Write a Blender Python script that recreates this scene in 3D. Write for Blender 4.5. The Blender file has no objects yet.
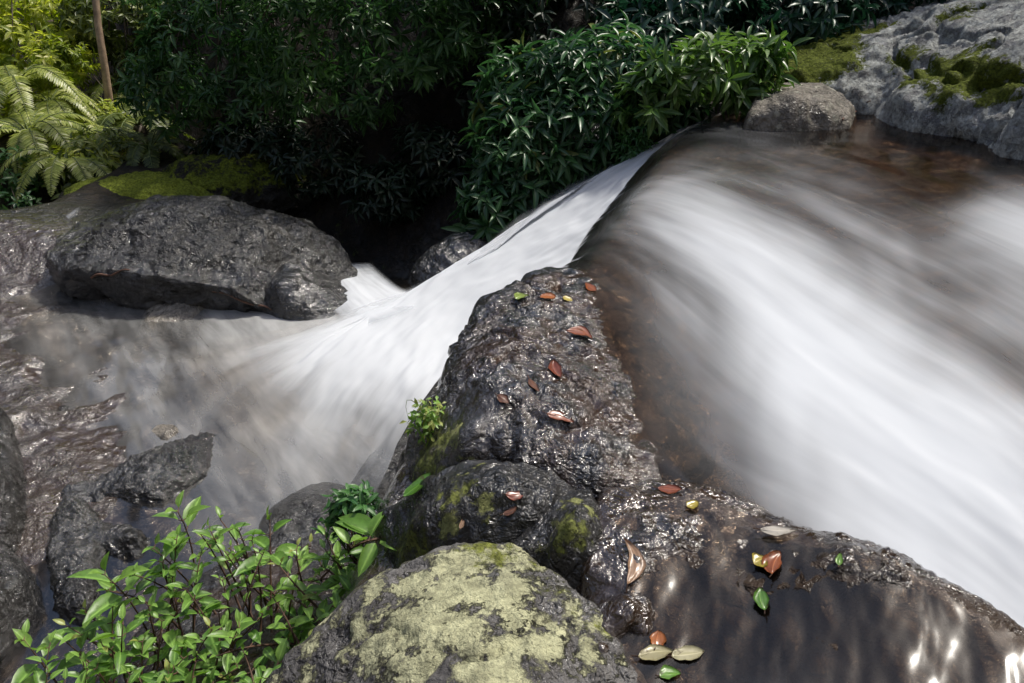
import bpy, math, random
import numpy as np
from mathutils import Vector, Matrix
from mathutils.bvhtree import BVHTree

R = math.radians
sc = bpy.context.scene
col = sc.collection

# ------------------------------------------------------------------ camera, sky, sun, exposure
CAM_H, PITCH, LENS = 1.5, R(28.0), 28.0
cd = bpy.data.cameras.new('camera')
cam = bpy.data.objects.new('camera', cd); col.objects.link(cam)
cam.location = (0, 0, CAM_H); cam.rotation_euler = (R(90) - PITCH, 0, 0)
cd.lens = LENS; cd.sensor_width = 36; cd.clip_start = 0.05; cd.clip_end = 500
sc.camera = cam

SUN_EL, SUN_AZ = R(58), R(55)          # azimuth clockwise from +Y (ahead of the camera)
w = bpy.data.worlds.new('World'); sc.world = w; w.use_nodes = True
nt = w.node_tree; nt.nodes.clear()
sky = nt.nodes.new('ShaderNodeTexSky'); sky.sky_type = 'NISHITA'; sky.sun_disc = False
sky.sun_elevation = SUN_EL; sky.sun_rotation = SUN_AZ; sky.air_density = 1.0; sky.dust_density = 3.0; sky.ozone_density = 0.6
bg = nt.nodes.new('ShaderNodeBackground'); bg.inputs['Strength'].default_value = 0.15
wo = nt.nodes.new('ShaderNodeOutputWorld')
nt.links.new(sky.outputs[0], bg.inputs[0]); nt.links.new(bg.outputs[0], wo.inputs[0])
sd = bpy.data.lights.new('sun', 'SUN'); sd.energy = 3.3; sd.angle = R(4); sd.color = (1, 0.95, 0.86)
sun = bpy.data.objects.new('sun', sd); col.objects.link(sun)
sdir = Vector((math.sin(SUN_AZ) * math.cos(SUN_EL), math.cos(SUN_AZ) * math.cos(SUN_EL), math.sin(SUN_EL)))
sun.rotation_euler = sdir.to_track_quat('Z', 'Y').to_euler()
sc.view_settings.view_transform = 'Standard'; sc.view_settings.look = 'None'
sc.view_settings.exposure = 0.35; sc.view_settings.gamma = 1.0
sc.cycles.use_denoising = True
sc.cycles.max_bounces = 5; sc.cycles.diffuse_bounces = 3; sc.cycles.glossy_bounces = 3; sc.cycles.transparent_max_bounces = 8
sc.cycles.sample_clamp_indirect = 4.0

# ------------------------------------------------------------------ numeric helpers
rng = np.random.default_rng(7); random.seed(7)
FPX = 1024 * LENS / 36
cp, sp = math.cos(PITCH), math.sin(PITCH)

def ray(px, py):
    a = (px - 512) / FPX; b = (341.5 - py) / FPX
    return np.array([a, cp + b * sp, -sp + b * cp])

def P(px, py, z):
    d = ray(px, py); t = (z - CAM_H) / d[2]
    return np.array([d[0] * t, d[1] * t, z])

def Q(px, py, y):
    d = ray(px, py); t = y / d[1]
    return np.array([d[0] * t, y, CAM_H + d[2] * t])

_perm = np.random.default_rng(3).permutation(512)
_grad = np.random.default_rng(4).normal(size=(512, 3)); _grad /= np.linalg.norm(_grad, axis=1)[:, None]
def perlin(p):
    p = np.asarray(p, float); i = np.floor(p).astype(int); f = p - i
    u = f * f * f * (f * (f * 6 - 15) + 10); out = 0
    for dx in (0, 1):
        for dy in (0, 1):
            for dz in (0, 1):
                h = _perm[(_perm[(_perm[(i[..., 0] + dx) % 512] + i[..., 1] + dy) % 512] + i[..., 2] + dz) % 512]
                g = (_grad[h] * (f - np.array([dx, dy, dz]))).sum(-1)
                wt = (u[..., 0] if dx else 1 - u[..., 0]) * (u[..., 1] if dy else 1 - u[..., 1]) * (u[..., 2] if dz else 1 - u[..., 2])
                out = out + wt * g
    return out
def fbm(p, scale=1.0, octv=4, rough=0.5, ridged=False):
    p = np.asarray(p, float) * scale; a = 1.0; s = 0; tot = 0
    for k in range(octv):
        n = perlin(p + 17.3 * k)
        if ridged: n = 0.5 - 2 * np.abs(n)
        s = s + a * n; tot += a; a *= rough; p = p * 2.03
    return s / tot
def sstep(a, b, x):
    t = np.clip((x - a) / (b - a), 0, 1); return t * t * (3 - 2 * t)

class RBF:
    def __init__(s, xy, v):
        s.xy = np.asarray(xy, float); v = np.asarray(v, float)
        n = len(s.xy); K = np.linalg.norm(s.xy[:, None] - s.xy[None], axis=-1) + 0.0
        A = np.zeros((n + 1, n + 1)); A[:n, :n] = K; A[:n, n] = 1; A[n, :n] = 1
        A[:n, :n] += np.eye(n) * 1e-6
        s.w = np.linalg.solve(A, np.concatenate([v, np.zeros((1,) + v.shape[1:])]))
    def __call__(s, x, y):
        q = np.stack([np.ravel(x), np.ravel(y)], -1); out = np.empty(len(q))
        for k in range(0, len(q), 40000):
            d = np.sqrt(((q[k:k + 40000, None] - s.xy[None]) ** 2).sum(-1) + 1e-4)
            out[k:k + 40000] = d @ s.w[:-1] + s.w[-1]
        return out.reshape(np.shape(x))

def sdf_poly(poly, x, y):
    poly = np.asarray(poly)[:, :2]; q = np.stack([np.ravel(x), np.ravel(y)], -1)
    d = np.full(len(q), 1e9); ins = np.zeros(len(q), bool); n = len(poly)
    for i in range(n):
        a = poly[i]; b = poly[(i + 1) % n]; e = b - a
        t = np.clip(((q - a) @ e) / (e @ e + 1e-12), 0, 1)
        d = np.minimum(d, np.linalg.norm(q - (a + t[:, None] * e), axis=1))
        c = (a[1] > q[:, 1]) != (b[1] > q[:, 1])
        xi = (b[0] - a[0]) * (q[:, 1] - a[1]) / (b[1] - a[1] + 1e-12) + a[0]
        ins ^= c & (q[:, 0] < xi)
    return np.where(ins, d, -d).reshape(np.shape(x))

# ------------------------------------------------------------------ object helpers
def tag(o, label=None, cat=None, group=None, kind=None):
    if label: o['label'] = label
    if cat: o['category'] = cat
    if group: o['group'] = group
    if kind: o['kind'] = kind
    return o

BVH_V, BVH_F = [], []
def mesh_obj(name, v, f, mat, parent=None, loc=None, attrs=None, uv=None, smooth=True, bvh=False):
    """v world coordinates (relative to loc when loc is given the origin is moved there)."""
    v = np.asarray(v, np.float32)
    if bvh:
        off = sum(len(a) for a in BVH_V); BVH_V.append(v.copy())
        BVH_F.extend([[int(i) + off for i in q] for q in f])
    o0 = np.zeros(3)
    if parent is not None: o0 = np.array(parent.location)
    if loc is not None and parent is None: o0 = np.asarray(loc, float)
    me = bpy.data.meshes.new(name)
    f = np.asarray(f) if not isinstance(f, list) else f
    if isinstance(f, np.ndarray):
        n, k = f.shape
        me.vertices.add(len(v)); me.vertices.foreach_set('co', (v - o0).astype(np.float32).ravel())
        me.loops.add(n * k); me.loops.foreach_set('vertex_index', f.astype(np.int32).ravel())
        me.polygons.add(n); me.polygons.foreach_set('loop_start', np.arange(0, n * k, k, dtype=np.int32))
        me.update(calc_edges=True)
    else:
        me.from_pydata((v - o0).tolist(), [], [list(map(int, q)) for q in f]); me.update()
    if smooth: me.polygons.foreach_set('use_smooth', np.ones(len(me.polygons), bool))
    for k, a in (attrs or {}).items():
        at = me.attributes.new(k, 'FLOAT', 'POINT'); at.data.foreach_set('value', np.asarray(a, np.float32).ravel())
    if uv is not None:
        li = np.empty(len(me.loops), np.int32); me.loops.foreach_get('vertex_index', li)
        ul = me.uv_layers.new(name='flow'); ul.data.foreach_set('uv', np.asarray(uv, np.float32)[li].ravel())
    me.validate()
    me.materials.append(mat)
    o = bpy.data.objects.new(name, me); col.objects.link(o)
    if parent is not None: o.parent = parent
    else: o.location = o0
    return o

def thing(name, label, cat, loc, group=None):
    o = bpy.data.objects.new(name, None); col.objects.link(o); o.location = tuple(map(float, loc))
    o.empty_display_size = 0.05
    return tag(o, label, cat, group)

def grid_faces(nu, nv):
    i = np.arange(nu - 1)[:, None] * nv + np.arange(nv - 1)[None]
    return np.stack([i, i + nv, i + nv + 1, i + 1], -1).reshape(-1, 4)

def normals_grid(V):
    du = np.gradient(V, axis=0); dv = np.gradient(V, axis=1)
    n = np.cross(du, dv); n /= np.linalg.norm(n, axis=-1, keepdims=True) + 1e-9
    return np.where(n[..., 2:3] < 0, -n, n)

# ------------------------------------------------------------------ material helpers
class NT:
    def __init__(s, name):
        s.m = bpy.data.materials.new(name); s.m.use_nodes = True
        s.t = s.m.node_tree; s.t.nodes.clear(); s.out = s.n('OutputMaterial')
    def n(s, typ, **kw):
        nd = s.t.nodes.new('ShaderNode' + typ)
        for k, v in kw.items():
            if k in nd.inputs:
                if hasattr(v, 'is_output'): s.t.links.new(v, nd.inputs[k])
                else: nd.inputs[k].default_value = v
            else: setattr(nd, k, v)
        return nd
    def lk(s, a, b): s.t.links.new(a, b)
    def math(s, op, a, b=0.5, c=None, clamp=False):
        nd = s.t.nodes.new('ShaderNodeMath'); nd.operation = op; nd.use_clamp = clamp
        for i, x in enumerate((a, b, c)):
            if x is None: continue
            if hasattr(x, 'is_output'): s.lk(x, nd.inputs[i])
            else: nd.inputs[i].default_value = x
        return nd.outputs[0]
    def mix(s, f, a, b):
        nd = s.t.nodes.new('ShaderNodeMix'); nd.data_type = 'RGBA'
        for i, x in ((0, f), (6, a), (7, b)):
            if hasattr(x, 'is_output'): s.lk(x, nd.inputs[i])
            else: nd.inputs[i].default_value = x if i == 0 else tuple(x) + (1,)
        return nd.outputs[2]
    def ramp(s, f, a, b, lo=0.0, hi=1.0):
        nd = s.t.nodes.new('ShaderNodeMapRange'); nd.interpolation_type = 'SMOOTHSTEP'
        s.lk(f, nd.inputs[0])
        for i, x in zip((1, 2, 3, 4), (a, b, lo, hi)): nd.inputs[i].default_value = x
        return nd.outputs[0]
    def attr(s, name):
        nd = s.t.nodes.new('ShaderNodeAttribute'); nd.attribute_name = name; return nd.outputs['Fac']
    def noise(s, co, scale, detail=6, rough=0.6, dist=0.0):
        nd = s.n('TexNoise'); s.lk(co, nd.inputs['Vector'])
        nd.inputs['Scale'].default_value = scale; nd.inputs['Detail'].default_value = detail
        nd.inputs['Roughness'].default_value = rough; nd.inputs['Distortion'].default_value = dist
        return nd.outputs['Fac']
    def vor(s, co, scale, feature='F1', out='Distance'):
        nd = s.n('TexVoronoi', feature=feature); s.lk(co, nd.inputs['Vector']); nd.inputs['Scale'].default_value = scale
        return nd.outputs[out]
    def bump(s, h, strength, dist, nrm=None):
        nd = s.n('Bump'); s.lk(h, nd.inputs['Height']); nd.inputs['Strength'].default_value = strength; nd.inputs['Distance'].default_value = dist
        if nrm is not None: s.lk(nrm, nd.inputs['Normal'])
        return nd.outputs[0]
    def done(s, sh): s.lk(sh, s.out.inputs['Surface']); return s.m

def rock_mat(name, dark, light, lichen=(0.30, 0.31, 0.17), moss=(0.07, 0.10, 0.015), rough_wet=0.16, rough_dry=0.75,
             bump=1.0, fine=1.0, vein=0.0, brown=(0.05, 0.028, 0.014), painted_shade=False):
    t = NT(name)
    co = t.n('TexCoord').outputs['Object']
    big = t.noise(co, 2.2, 5, 0.6, 0.4); mid = t.noise(co, 9, 6, 0.65, 0.6); tiny = t.noise(co, 55, 5, 0.7)
    wet = t.attr('wet'); li = t.attr('lichen'); mo = t.attr('moss'); br = t.attr('silt')
    c = t.mix(t.ramp(mid, 0.35, 0.7), dark, light)
    c = t.mix(t.ramp(big, 0.35, 0.65, 0.0, 0.5), c, dark)
    c = t.mix(t.math('MULTIPLY', br, t.ramp(t.noise(co, 5, 5, 0.6), 0.40, 0.54)), c, brown)
    if painted_shade: c = t.mix(t.attr('painted_shade'), c, t.mix(t.ramp(mid, .4, .65), (0.006, 0.005, 0.004), (0.018, 0.013, 0.008)))  # near-black mix puts gorge shade into the terrain colour
    speck = t.ramp(tiny, 0.58, 0.72)
    c = t.mix(t.math('MULTIPLY', speck, 0.08), c, tuple(min(1, x * 2.2 + 0.02) for x in light))
    # lichen crust
    ln = t.math('ADD', t.noise(co, 7, 8, 0.72, 0.3), t.math('MULTIPLY', t.math('SUBTRACT', t.noise(co, 38, 6, 0.75), 0.5), 0.7))
    ln = t.math('ADD', ln, t.math('MULTIPLY', t.math('SUBTRACT', 0.42, t.vor(co, 11)), 0.35))
    lm = t.ramp(t.math('ADD', ln, t.math('MULTIPLY', t.math('SUBTRACT', li, 0.5), 0.6)), 0.50, 0.60)
    lm = t.math('MULTIPLY', lm, t.ramp(li, 0.02, 0.2))
    lc = t.mix(t.ramp(t.noise(co, 22, 6, 0.75), 0.35, 0.68), tuple(x * 0.45 for x in lichen), lichen)
    c = t.mix(t.math('MULTIPLY', lm, 0.9), c, lc)
    # moss cushions
    mn = t.math('ADD', t.noise(co, 5, 7, 0.7, 0.5), t.math('MULTIPLY', t.math('SUBTRACT', t.noise(co, 30, 5, 0.7), 0.5), 0.5))
    mm = t.ramp(t.math('ADD', mn, t.math('MULTIPLY', t.math('SUBTRACT', mo, 0.5), 0.6)), 0.50, 0.62)
    mm = t.math('MULTIPLY', mm, t.ramp(mo, 0.02, 0.2))
    mc = t.mix(t.ramp(t.noise(co, 45, 5, 0.8), 0.35, 0.7), tuple(x * 0.35 for x in moss), tuple(x * 1.35 for x in moss))
    c = t.mix(mm, c, mc)
    cover = t.math('MAXIMUM', lm, mm)
    rgh = t.math('MULTIPLY_ADD', wet, rough_wet - rough_dry, rough_dry)
    rgh = t.math('ADD', rgh, t.math('MULTIPLY', t.math('SUBTRACT', mid, 0.5), 0.25), clamp=True)
    rgh = t.math('MAXIMUM', rgh, t.math('MULTIPLY', cover, 0.85))
    # surface relief
    h1 = t.math('ADD', t.math('MULTIPLY', mid, 1.0), t.math('MULTIPLY', t.vor(co, 16, 'SMOOTH_F1'), 0.55))
    pool = t.math('MULTIPLY', t.math('MULTIPLY', br, wet), t.ramp(t.noise(co, 5, 5, 0.6), 0.42, 0.54))
    keep = t.math('SUBTRACT', t.ramp(t.noise(co, 2.6, 3, 0.6), 0.36, 0.62, 0.18, 1.1), t.math('MULTIPLY', pool, 0.3))
    keep = t.math('MULTIPLY', keep, t.math('MULTIPLY_ADD', cover, -0.6, 1.0))
    wr = t.n('TexNoise'); wr.noise_type = 'RIDGED_MULTIFRACTAL'; t.lk(co, wr.inputs['Vector']); wr.inputs['Scale'].default_value = 11
    wr.inputs['Detail'].default_value = 2; wr.inputs['Roughness'].default_value = 0.6; wr.inputs['Distortion'].default_value = 0.8
    n = t.bump(h1, 1.0, 0.05 * bump)
    n = t.bump(t.math('MULTIPLY', wr.outputs['Fac'], keep), 1.0, 0.012 * bump, n)
    n = t.bump(t.math('MULTIPLY', t.noise(co, 26, 2, 0.5, 1.2), keep), 1.0, 0.05 * bump, n)
    nc = t.bump(t.math('MULTIPLY', t.noise(co, 60, 1, 0.5, 0.8), keep), 1.0, 0.012 * fine, n)
    n = t.bump(t.math('MULTIPLY', t.math('ADD', tiny, t.math('MULTIPLY', cover, 0.5)), t.math('MULTIPLY_ADD', cover, .8, .2)), 1.0, 0.012 * fine, nc)
    b = t.n('BsdfPrincipled'); t.lk(c, b.inputs['Base Color']); t.lk(rgh, b.inputs['Roughness']); t.lk(n, b.inputs['Normal'])
    t.lk(t.math('MULTIPLY_ADD', wet, 0.4, 0.12), b.inputs['Specular IOR Level'])
    t.lk(t.math('MULTIPLY', t.math('MULTIPLY', wet, t.math('SUBTRACT', 1.0, cover)), 1.0), b.inputs['Coat Weight'])
    b.inputs['Coat Roughness'].default_value = 0.1; b.inputs['Coat IOR'].default_value = 1.65
    t.lk(nc, b.inputs['Coat Normal'])
    return t.done(b.outputs[0])

def water_mat(name, tint=(0.72, 0.62, 0.5), foamc=(0.83, 0.84, 0.86), us=30.0, vs=1.2, contrast=0.7, rough=0.18, wob=0.5, ior=1.4, ripple=1.0, cloud=0.0):
    t = NT(name)
    uv = t.n('TexCoord').outputs['UV']
    def stretched(a, b, det=5, rough_=0.55, dist=wob):
        mp = t.n('Mapping'); t.lk(uv, mp.inputs['Vector']); mp.inputs['Scale'].default_value = (a, b, 1)
        return t.noise(mp.outputs[0], 1.0, det, rough_, dist)
    s1 = stretched(us, vs); s2 = stretched(us * 3.1, vs * 1.6, 4); s3 = stretched(us * 0.33, vs * 0.8, 3)
    s = t.math('ADD', t.math('MULTIPLY', s1, 0.43), t.math('ADD', t.math('MULTIPLY', s2, 0.22), t.math('MULTIPLY', s3, 0.45)))
    f = t.attr('foam')
    amp = t.math('MULTIPLY', t.math('SUBTRACT', s, 0.5), contrast * 2.4)
    s4 = stretched(us * .3, vs * 1.7, 3, .6, .8)
    amp = t.math('ADD', amp, t.math('MULTIPLY', t.math('SUBTRACT', s4, 0.52), cloud))
    ff = t.math('ADD', f, t.math('MULTIPLY', amp, t.ramp(f, 0.0, 0.3, 0.15, 1.0)))
    ff = t.ramp(ff, 0.0, 1.0); 
    w1 = stretched(us * 1.2, vs, 1, 0.4); w2 = stretched(us * .5, vs * .7, 1, 0.4)
    n = t.bump(t.math('ADD', t.math('MULTIPLY', w1, .6), w2), 1.0, 0.012 * ripple)
    gl = t.n('BsdfGlossy'); gl.inputs['Roughness'].default_value = rough; t.lk(n, gl.inputs['Normal'])
    tr = t.n('BsdfTransparent'); tr.inputs['Color'].default_value = tint + (1,)
    fr = t.n('Fresnel'); fr.inputs['IOR'].default_value = ior; t.lk(n, fr.inputs['Normal'])
    cl = t.n('MixShader'); t.lk(fr.outputs[0], cl.inputs[0]); t.lk(tr.outputs[0], cl.inputs[1]); t.lk(gl.outputs[0], cl.inputs[2])
    df = t.n('BsdfDiffuse'); df.inputs['Color'].default_value = foamc + (1,)
    tl = t.n('BsdfTranslucent'); tl.inputs['Color'].default_value = foamc + (1,)
    fm = t.n('MixShader'); fm.inputs[0].default_value = 0.25; t.lk(df.outputs[0], fm.inputs[1]); t.lk(tl.outputs[0], fm.inputs[2])
    mx = t.n('MixShader'); t.lk(t.math('MULTIPLY', ff, 0.97), mx.inputs[0]); t.lk(cl.outputs[0], mx.inputs[1]); t.lk(fm.outputs[0], mx.inputs[2])
    t2 = t.n('BsdfTransparent')
    fd = t.n('MixShader'); t.lk(t.attr('fade'), fd.inputs[0]); t.lk(t2.outputs[0], fd.inputs[1]); t.lk(mx.outputs[0], fd.inputs[2])
    return t.done(fd.outputs[0])

def leaf_mat(name, c1, c2, c3=None, rough=0.35, trans=0.35, spec=0.5, spot=0.0):
    t = NT(name)
    r = t.attr('rnd'); co = t.n('TexCoord').outputs['Object']
    c = t.mix(t.ramp(r, 0.1, 0.9), c1, c2)
    if c3 is not None: c = t.mix(t.ramp(r, 0.88, 0.93), c, c3)
    c = t.mix(t.math('MULTIPLY', t.ramp(t.noise(co, 60, 4, 0.6), 0.4, 0.7), 0.3), c, tuple(x * 0.5 for x in c1))
    c = t.mix(t.math('MULTIPLY', t.ramp(t.noise(co, 38, 3, 0.6, 1.0), 0.57, 0.66), spot), c, (0.05, 0.028, 0.012))
    vein = t.attr('rib')
    c = t.mix(t.math('MULTIPLY', t.ramp(vein, 0.72, 1.0), 0.4), c, tuple(min(1, x * 2.0 + 0.02) for x in c2))
    b = t.n('BsdfPrincipled'); t.lk(c, b.inputs['Base Color']); b.inputs['Roughness'].default_value = rough
    b.inputs['Specular IOR Level'].default_value = spec
    n = t.bump(t.math('ADD', vein, t.math('MULTIPLY', t.noise(co, 90, 3), 0.3)), 0.4, 0.004); t.lk(n, b.inputs['Normal'])
    tl = t.n('BsdfTranslucent'); tc = t.n('HueSaturation'); tc.inputs['Saturation'].default_value = 1.15; tc.inputs['Value'].default_value = 1.5
    t.lk(c, tc.inputs['Color']); t.lk(tc.outputs[0], tl.inputs['Color'])
    mx = t.n('MixShader'); mx.inputs[0].default_value = trans; t.lk(b.outputs[0], mx.inputs[1]); t.lk(tl.outputs[0], mx.inputs[2])
    return t.done(mx.outputs[0])

def plain_mat(name, c1, c2, rough=0.7, scale=20, bump=0.5):
    t = NT(name); co = t.n('TexCoord').outputs['Object']; nz = t.noise(co, scale, 6, 0.65)
    b = t.n('BsdfPrincipled'); t.lk(t.mix(t.ramp(nz, 0.3, 0.7), c1, c2), b.inputs['Base Color'])
    b.inputs['Roughness'].default_value = rough; t.lk(t.bump(nz, bump, 0.01), b.inputs['Normal'])
    return t.done(b.outputs[0])

M = {}
M['ground'] = rock_mat('wet_bed_rock', (0.04, 0.032, 0.025), (0.13, 0.115, 0.1), bump=.5, fine=.5, rough_wet=0.18, brown=(0.035, 0.02, 0.011), painted_shade=True)
M['ledge'] = rock_mat('wet_basalt', (0.010, 0.010, 0.010), (0.048, 0.047, 0.048), lichen=(0.34, 0.36, 0.13), moss=(0.16, 0.18, 0.04), brown=(0.036, 0.017, 0.008), bump=.58, fine=.4)
M['lichen'] = rock_mat('lichen_basalt', (0.07, 0.066, 0.065), (0.17, 0.165, 0.16), lichen=(0.6, 0.6, 0.37), moss=(0.2, 0.22, 0.05), bump=0.6)
M['brownrock'] = rock_mat('brown_wet_rock', (0.012, 0.008, 0.005), (0.036, 0.021, 0.012), rough_wet=0.12, bump=.4, fine=.4, moss=(0.1, 0.12, 0.02), brown=(0.034, 0.018, 0.008))
M['boulder'] = rock_mat('grey_boulder', (0.010, 0.0095, 0.009), (0.05, 0.048, 0.045), lichen=(0.22, 0.22, 0.2), rough_wet=0.2, rough_dry=0.55)
M['greyrock'] = rock_mat('pale_lichen_rock', (0.2, 0.2, 0.2), (0.46, 0.47, 0.47), lichen=(0.68, 0.7, 0.66), moss=(0.13, 0.16, 0.02), bump=1.7, fine=1.5, rough_dry=0.8)
M['tanrock'] = rock_mat('tan_rock', (0.15, 0.135, 0.115), (0.33, 0.3, 0.25), lichen=(0.5, 0.48, 0.4), moss=(0.10, 0.12, 0.012), rough_dry=0.7)
M['mossrock'] = rock_mat('moss_rock', (0.015, 0.014, 0.012), (0.04, 0.038, 0.03), moss=(0.17, 0.21, 0.025), rough_dry=0.8)
M['stream'] = water_mat('silky_stream_water', us=7, vs=1.5, contrast=0.55, tint=(0.5, 0.38, 0.28), wob=.35, cloud=1.1, rough=.12, ripple=2, foamc=(0.72, 0.755, 0.80))
M['chute'] = water_mat('falling_water', us=7, vs=1.8, contrast=0.65, wob=.4, cloud=.7, foamc=(0.74, 0.77, 0.81))
M['pool'] = water_mat('pool_water', us=5, vs=1.6, contrast=0.55, tint=(0.86, 0.8, 0.72), rough=0.12, foamc=(0.6, 0.605, 0.6), ior=1.85, ripple=2)
M['film'] = water_mat('thin_water_film', us=3.6, vs=1.5, contrast=0.4, tint=(0.74, 0.63, 0.52), rough=0.17, wob=1.2, ripple=0.8, ior=1.5)
M['shrub'] = leaf_mat('glossy_dark_leaf', (0.025, 0.075, 0.03), (0.065, 0.16, 0.05), (0.17, 0.2, 0.05), rough=0.36, trans=0.25)
M['shrub_light'] = leaf_mat('pale_bank_leaf', (0.06, 0.13, 0.03), (0.14, 0.24, 0.06), (0.4, 0.45, 0.35), rough=0.35, trans=0.3)
M['shrub_teal'] = leaf_mat('deep_teal_leaf', (0.012, 0.045, 0.025), (0.03, 0.085, 0.045), rough=0.35, trans=0.2)
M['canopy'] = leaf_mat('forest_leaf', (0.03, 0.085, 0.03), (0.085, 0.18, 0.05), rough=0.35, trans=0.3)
M['canopy_dark'] = leaf_mat('shade_painted_leaf', (0.008, 0.022, 0.01), (0.02, 0.045, 0.02), rough=0.45, trans=0.2)  # leaf colour darkened to stand in for deep gorge shade
M['sunny'] = leaf_mat('sun_painted_leaf', (0.2, 0.28, 0.04), (0.48, 0.52, 0.1), (0.7, 0.68, 0.3), rough=0.4, trans=0.55)  # sunlight put into the leaf colour by brightening it
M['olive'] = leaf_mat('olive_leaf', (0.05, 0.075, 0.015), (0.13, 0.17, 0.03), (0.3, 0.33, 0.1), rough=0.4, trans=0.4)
M['frond'] = leaf_mat('fern_frond_leaf', (0.24, 0.30, 0.06), (0.5, 0.54, 0.18), (0.7, 0.7, 0.45), rough=0.35, trans=0.5)  # frond colour raised so the ferns look sunlit
M['seedling'] = leaf_mat('bright_seedling_leaf', (0.09, 0.2, 0.03), (0.23, 0.39, 0.08), (0.34, 0.36, 0.1), rough=0.38, trans=0.35, spot=.3)
M['fine'] = leaf_mat('small_dark_leaf', (0.03, 0.1, 0.03), (0.08, 0.2, 0.05), rough=0.4, trans=0.3)
M['bark'] = plain_mat('brown_bark', (0.05, 0.035, 0.025), (0.13, 0.1, 0.075))
M['stem'] = plain_mat('brown_stem', (0.04, 0.022, 0.014), (0.12, 0.06, 0.035))
M['greenstem'] = plain_mat('green_stem', (0.06, 0.09, 0.02), (0.12, 0.16, 0.04))
M['trunk'] = plain_mat('tan_trunk_bark', (0.2, 0.14, 0.09), (0.42, 0.3, 0.2), scale=9)
M['twig'] = plain_mat('red_brown_twig', (0.06, 0.03, 0.02), (0.16, 0.08, 0.05))

# ------------------------------------------------------------------ terrain
EDGE = np.array([P(150, 900, -0.3), P(290, 690, -0.3), P(372, 530, -0.25), P(405, 445, -0.2), P(450, 365, -0.1), P(485, 300, -0.08),
                 P(545, 272, -0.1), P(598, 238, -0.14), P(628, 196, -0.14), P(650, 165, -0.14), P(676, 138, -0.14), P(690, 118, -0.05),
                 np.array([1.5, 8.2, 0]), np.array([2.2, 9.5, 0.3]), np.array([2.8, 11, 0.6]), np.array([3.0, 60, 5])])[:, :2]
def edge_sd(x, y):      # > 0 on the upper (right) side
    poly = np.vstack([EDGE, [[80, 60]], [[80, -20]], [[EDGE[0, 0], -20]]])
    return sdf_poly(poly, x, y)
up_pts = [P(*a) for a in ((1100, 700, -.25), (950, 600, -.3), (840, 560, -.3), (740, 500, -.3), (650, 450, -.25), (615, 370, -.22), (560, 300, -.2), (700, 330, -.25), (800, 400, -.2),
          (950, 500, -.15), (1000, 400, -.1), (850, 300, -.15), (900, 220, -.12), (1000, 250, -.08), (700, 200, -.22), (640, 215, -.24), (760, 150, -.18), (690, 135, -.2), (940, 160, -.12),
          (1020, 190, -.06), (500, 600, -.35), (400, 640, -.5), (500, 400, -.2), (900, 680, -.2), (700, 640, -.25))]
up_pts += [np.array(a) for a in ((3.5, 8.6, .25), (5, 8.2, .25), (2.2, 8.2, .0), (2.6, 10, .5), (5, 11, 1.3), (9, 9, 1.8), (9, 4, .9), (6, 3, .4), (4, 2, .2), (4, 0, .2), (0, -1, -.3), (9, 14, 4.5), (4, 16, 4.5))]
UP = RBF([p[:2] for p in up_pts], [p[2] for p in up_pts])
def terrain_z(x, y):
    p3 = np.stack([x, y, np.zeros_like(x)], -1)
    yw = np.interp(x, [-14, -8, -6, -4.5, -3, -1.5, -.3, .6, 1.6, 3], [15, 13.5, 12.4, 10.6, 8.9, 7.9, 7.3, 7.6, 8.2, 9.5])
    r = np.maximum(0, y - yw)
    cap = 4.2 + 9.5 * sstep(-1.0, 2.0, x)
    rise = np.where(1.15 * r < cap, 1.15 * r, cap + 0.12 * (1.15 * r - cap))
    rise = rise + sstep(0.1, 1.0, r) * fbm(p3, 0.9, 4) * 0.9
    L = -1.5 + 0.055 * fbm(p3, 2.6, 3) + 0.11 * np.maximum(-.1, fbm(np.stack([(x + y) * .8, (y - x) * 1.5, 0 * x + 5], -1), 1.5, 5, 0.55, True) + .05) * sstep(-1.5, -3.0, x + (y - 4) * .2) * sstep(7.5, 6.5, y) * sstep(3.2, 4.2, y)
    L = L + (0.05 + .13 * fbm(p3 + 3, 1.3, 2)) * sstep(-1.0, -2.2, x + (y - 4) * .25) * sstep(6.6, 6.0, y) * sstep(2.4, 3.2, y)
    L = L + 0.20 * sstep(-1.9, -4.2, x + (y - 4.6) * 0.35) * sstep(2.6, 4.0, y) + 0.6 * sstep(-6, -10, x)
    L = L + rise + .35 * sstep(5.9, 6.8, y) * sstep(-3.2, -3.9, x) - .5 * sstep(7.2, 8.2, y) * sstep(-4.5, -5.2, x) * sstep(10, 9, y) - 0.35 * sstep(6.2, 7.2, y) * sstep(-3.2, -2.4, x) * sstep(0.6, -0.2, x)
    U = UP(x, y) + 0.02 * fbm(p3, 4, 3)
    U = U + np.minimum(np.maximum(0, y - 11) * 1.0, 12)
    sky_block_hill = np.minimum(14, 2.4 * np.maximum(0, -2.2 - y)) + np.minimum(13, 1.8 * np.maximum(0, x - 7.5)) + np.minimum(13, 1.8 * np.maximum(0, -9.5 - x))  # unseen steep slopes added to block sky and darken reflections
    sky_block_hill = sky_block_hill * (1 + .35 * fbm(p3, .25, 3))
    d = edge_sd(x, y) + 0.06 * fbm(p3, 3, 3)
    s = sstep(-0.5, 0.0, d)
    return L * (1 - s) + U * s + sky_block_hill

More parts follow.
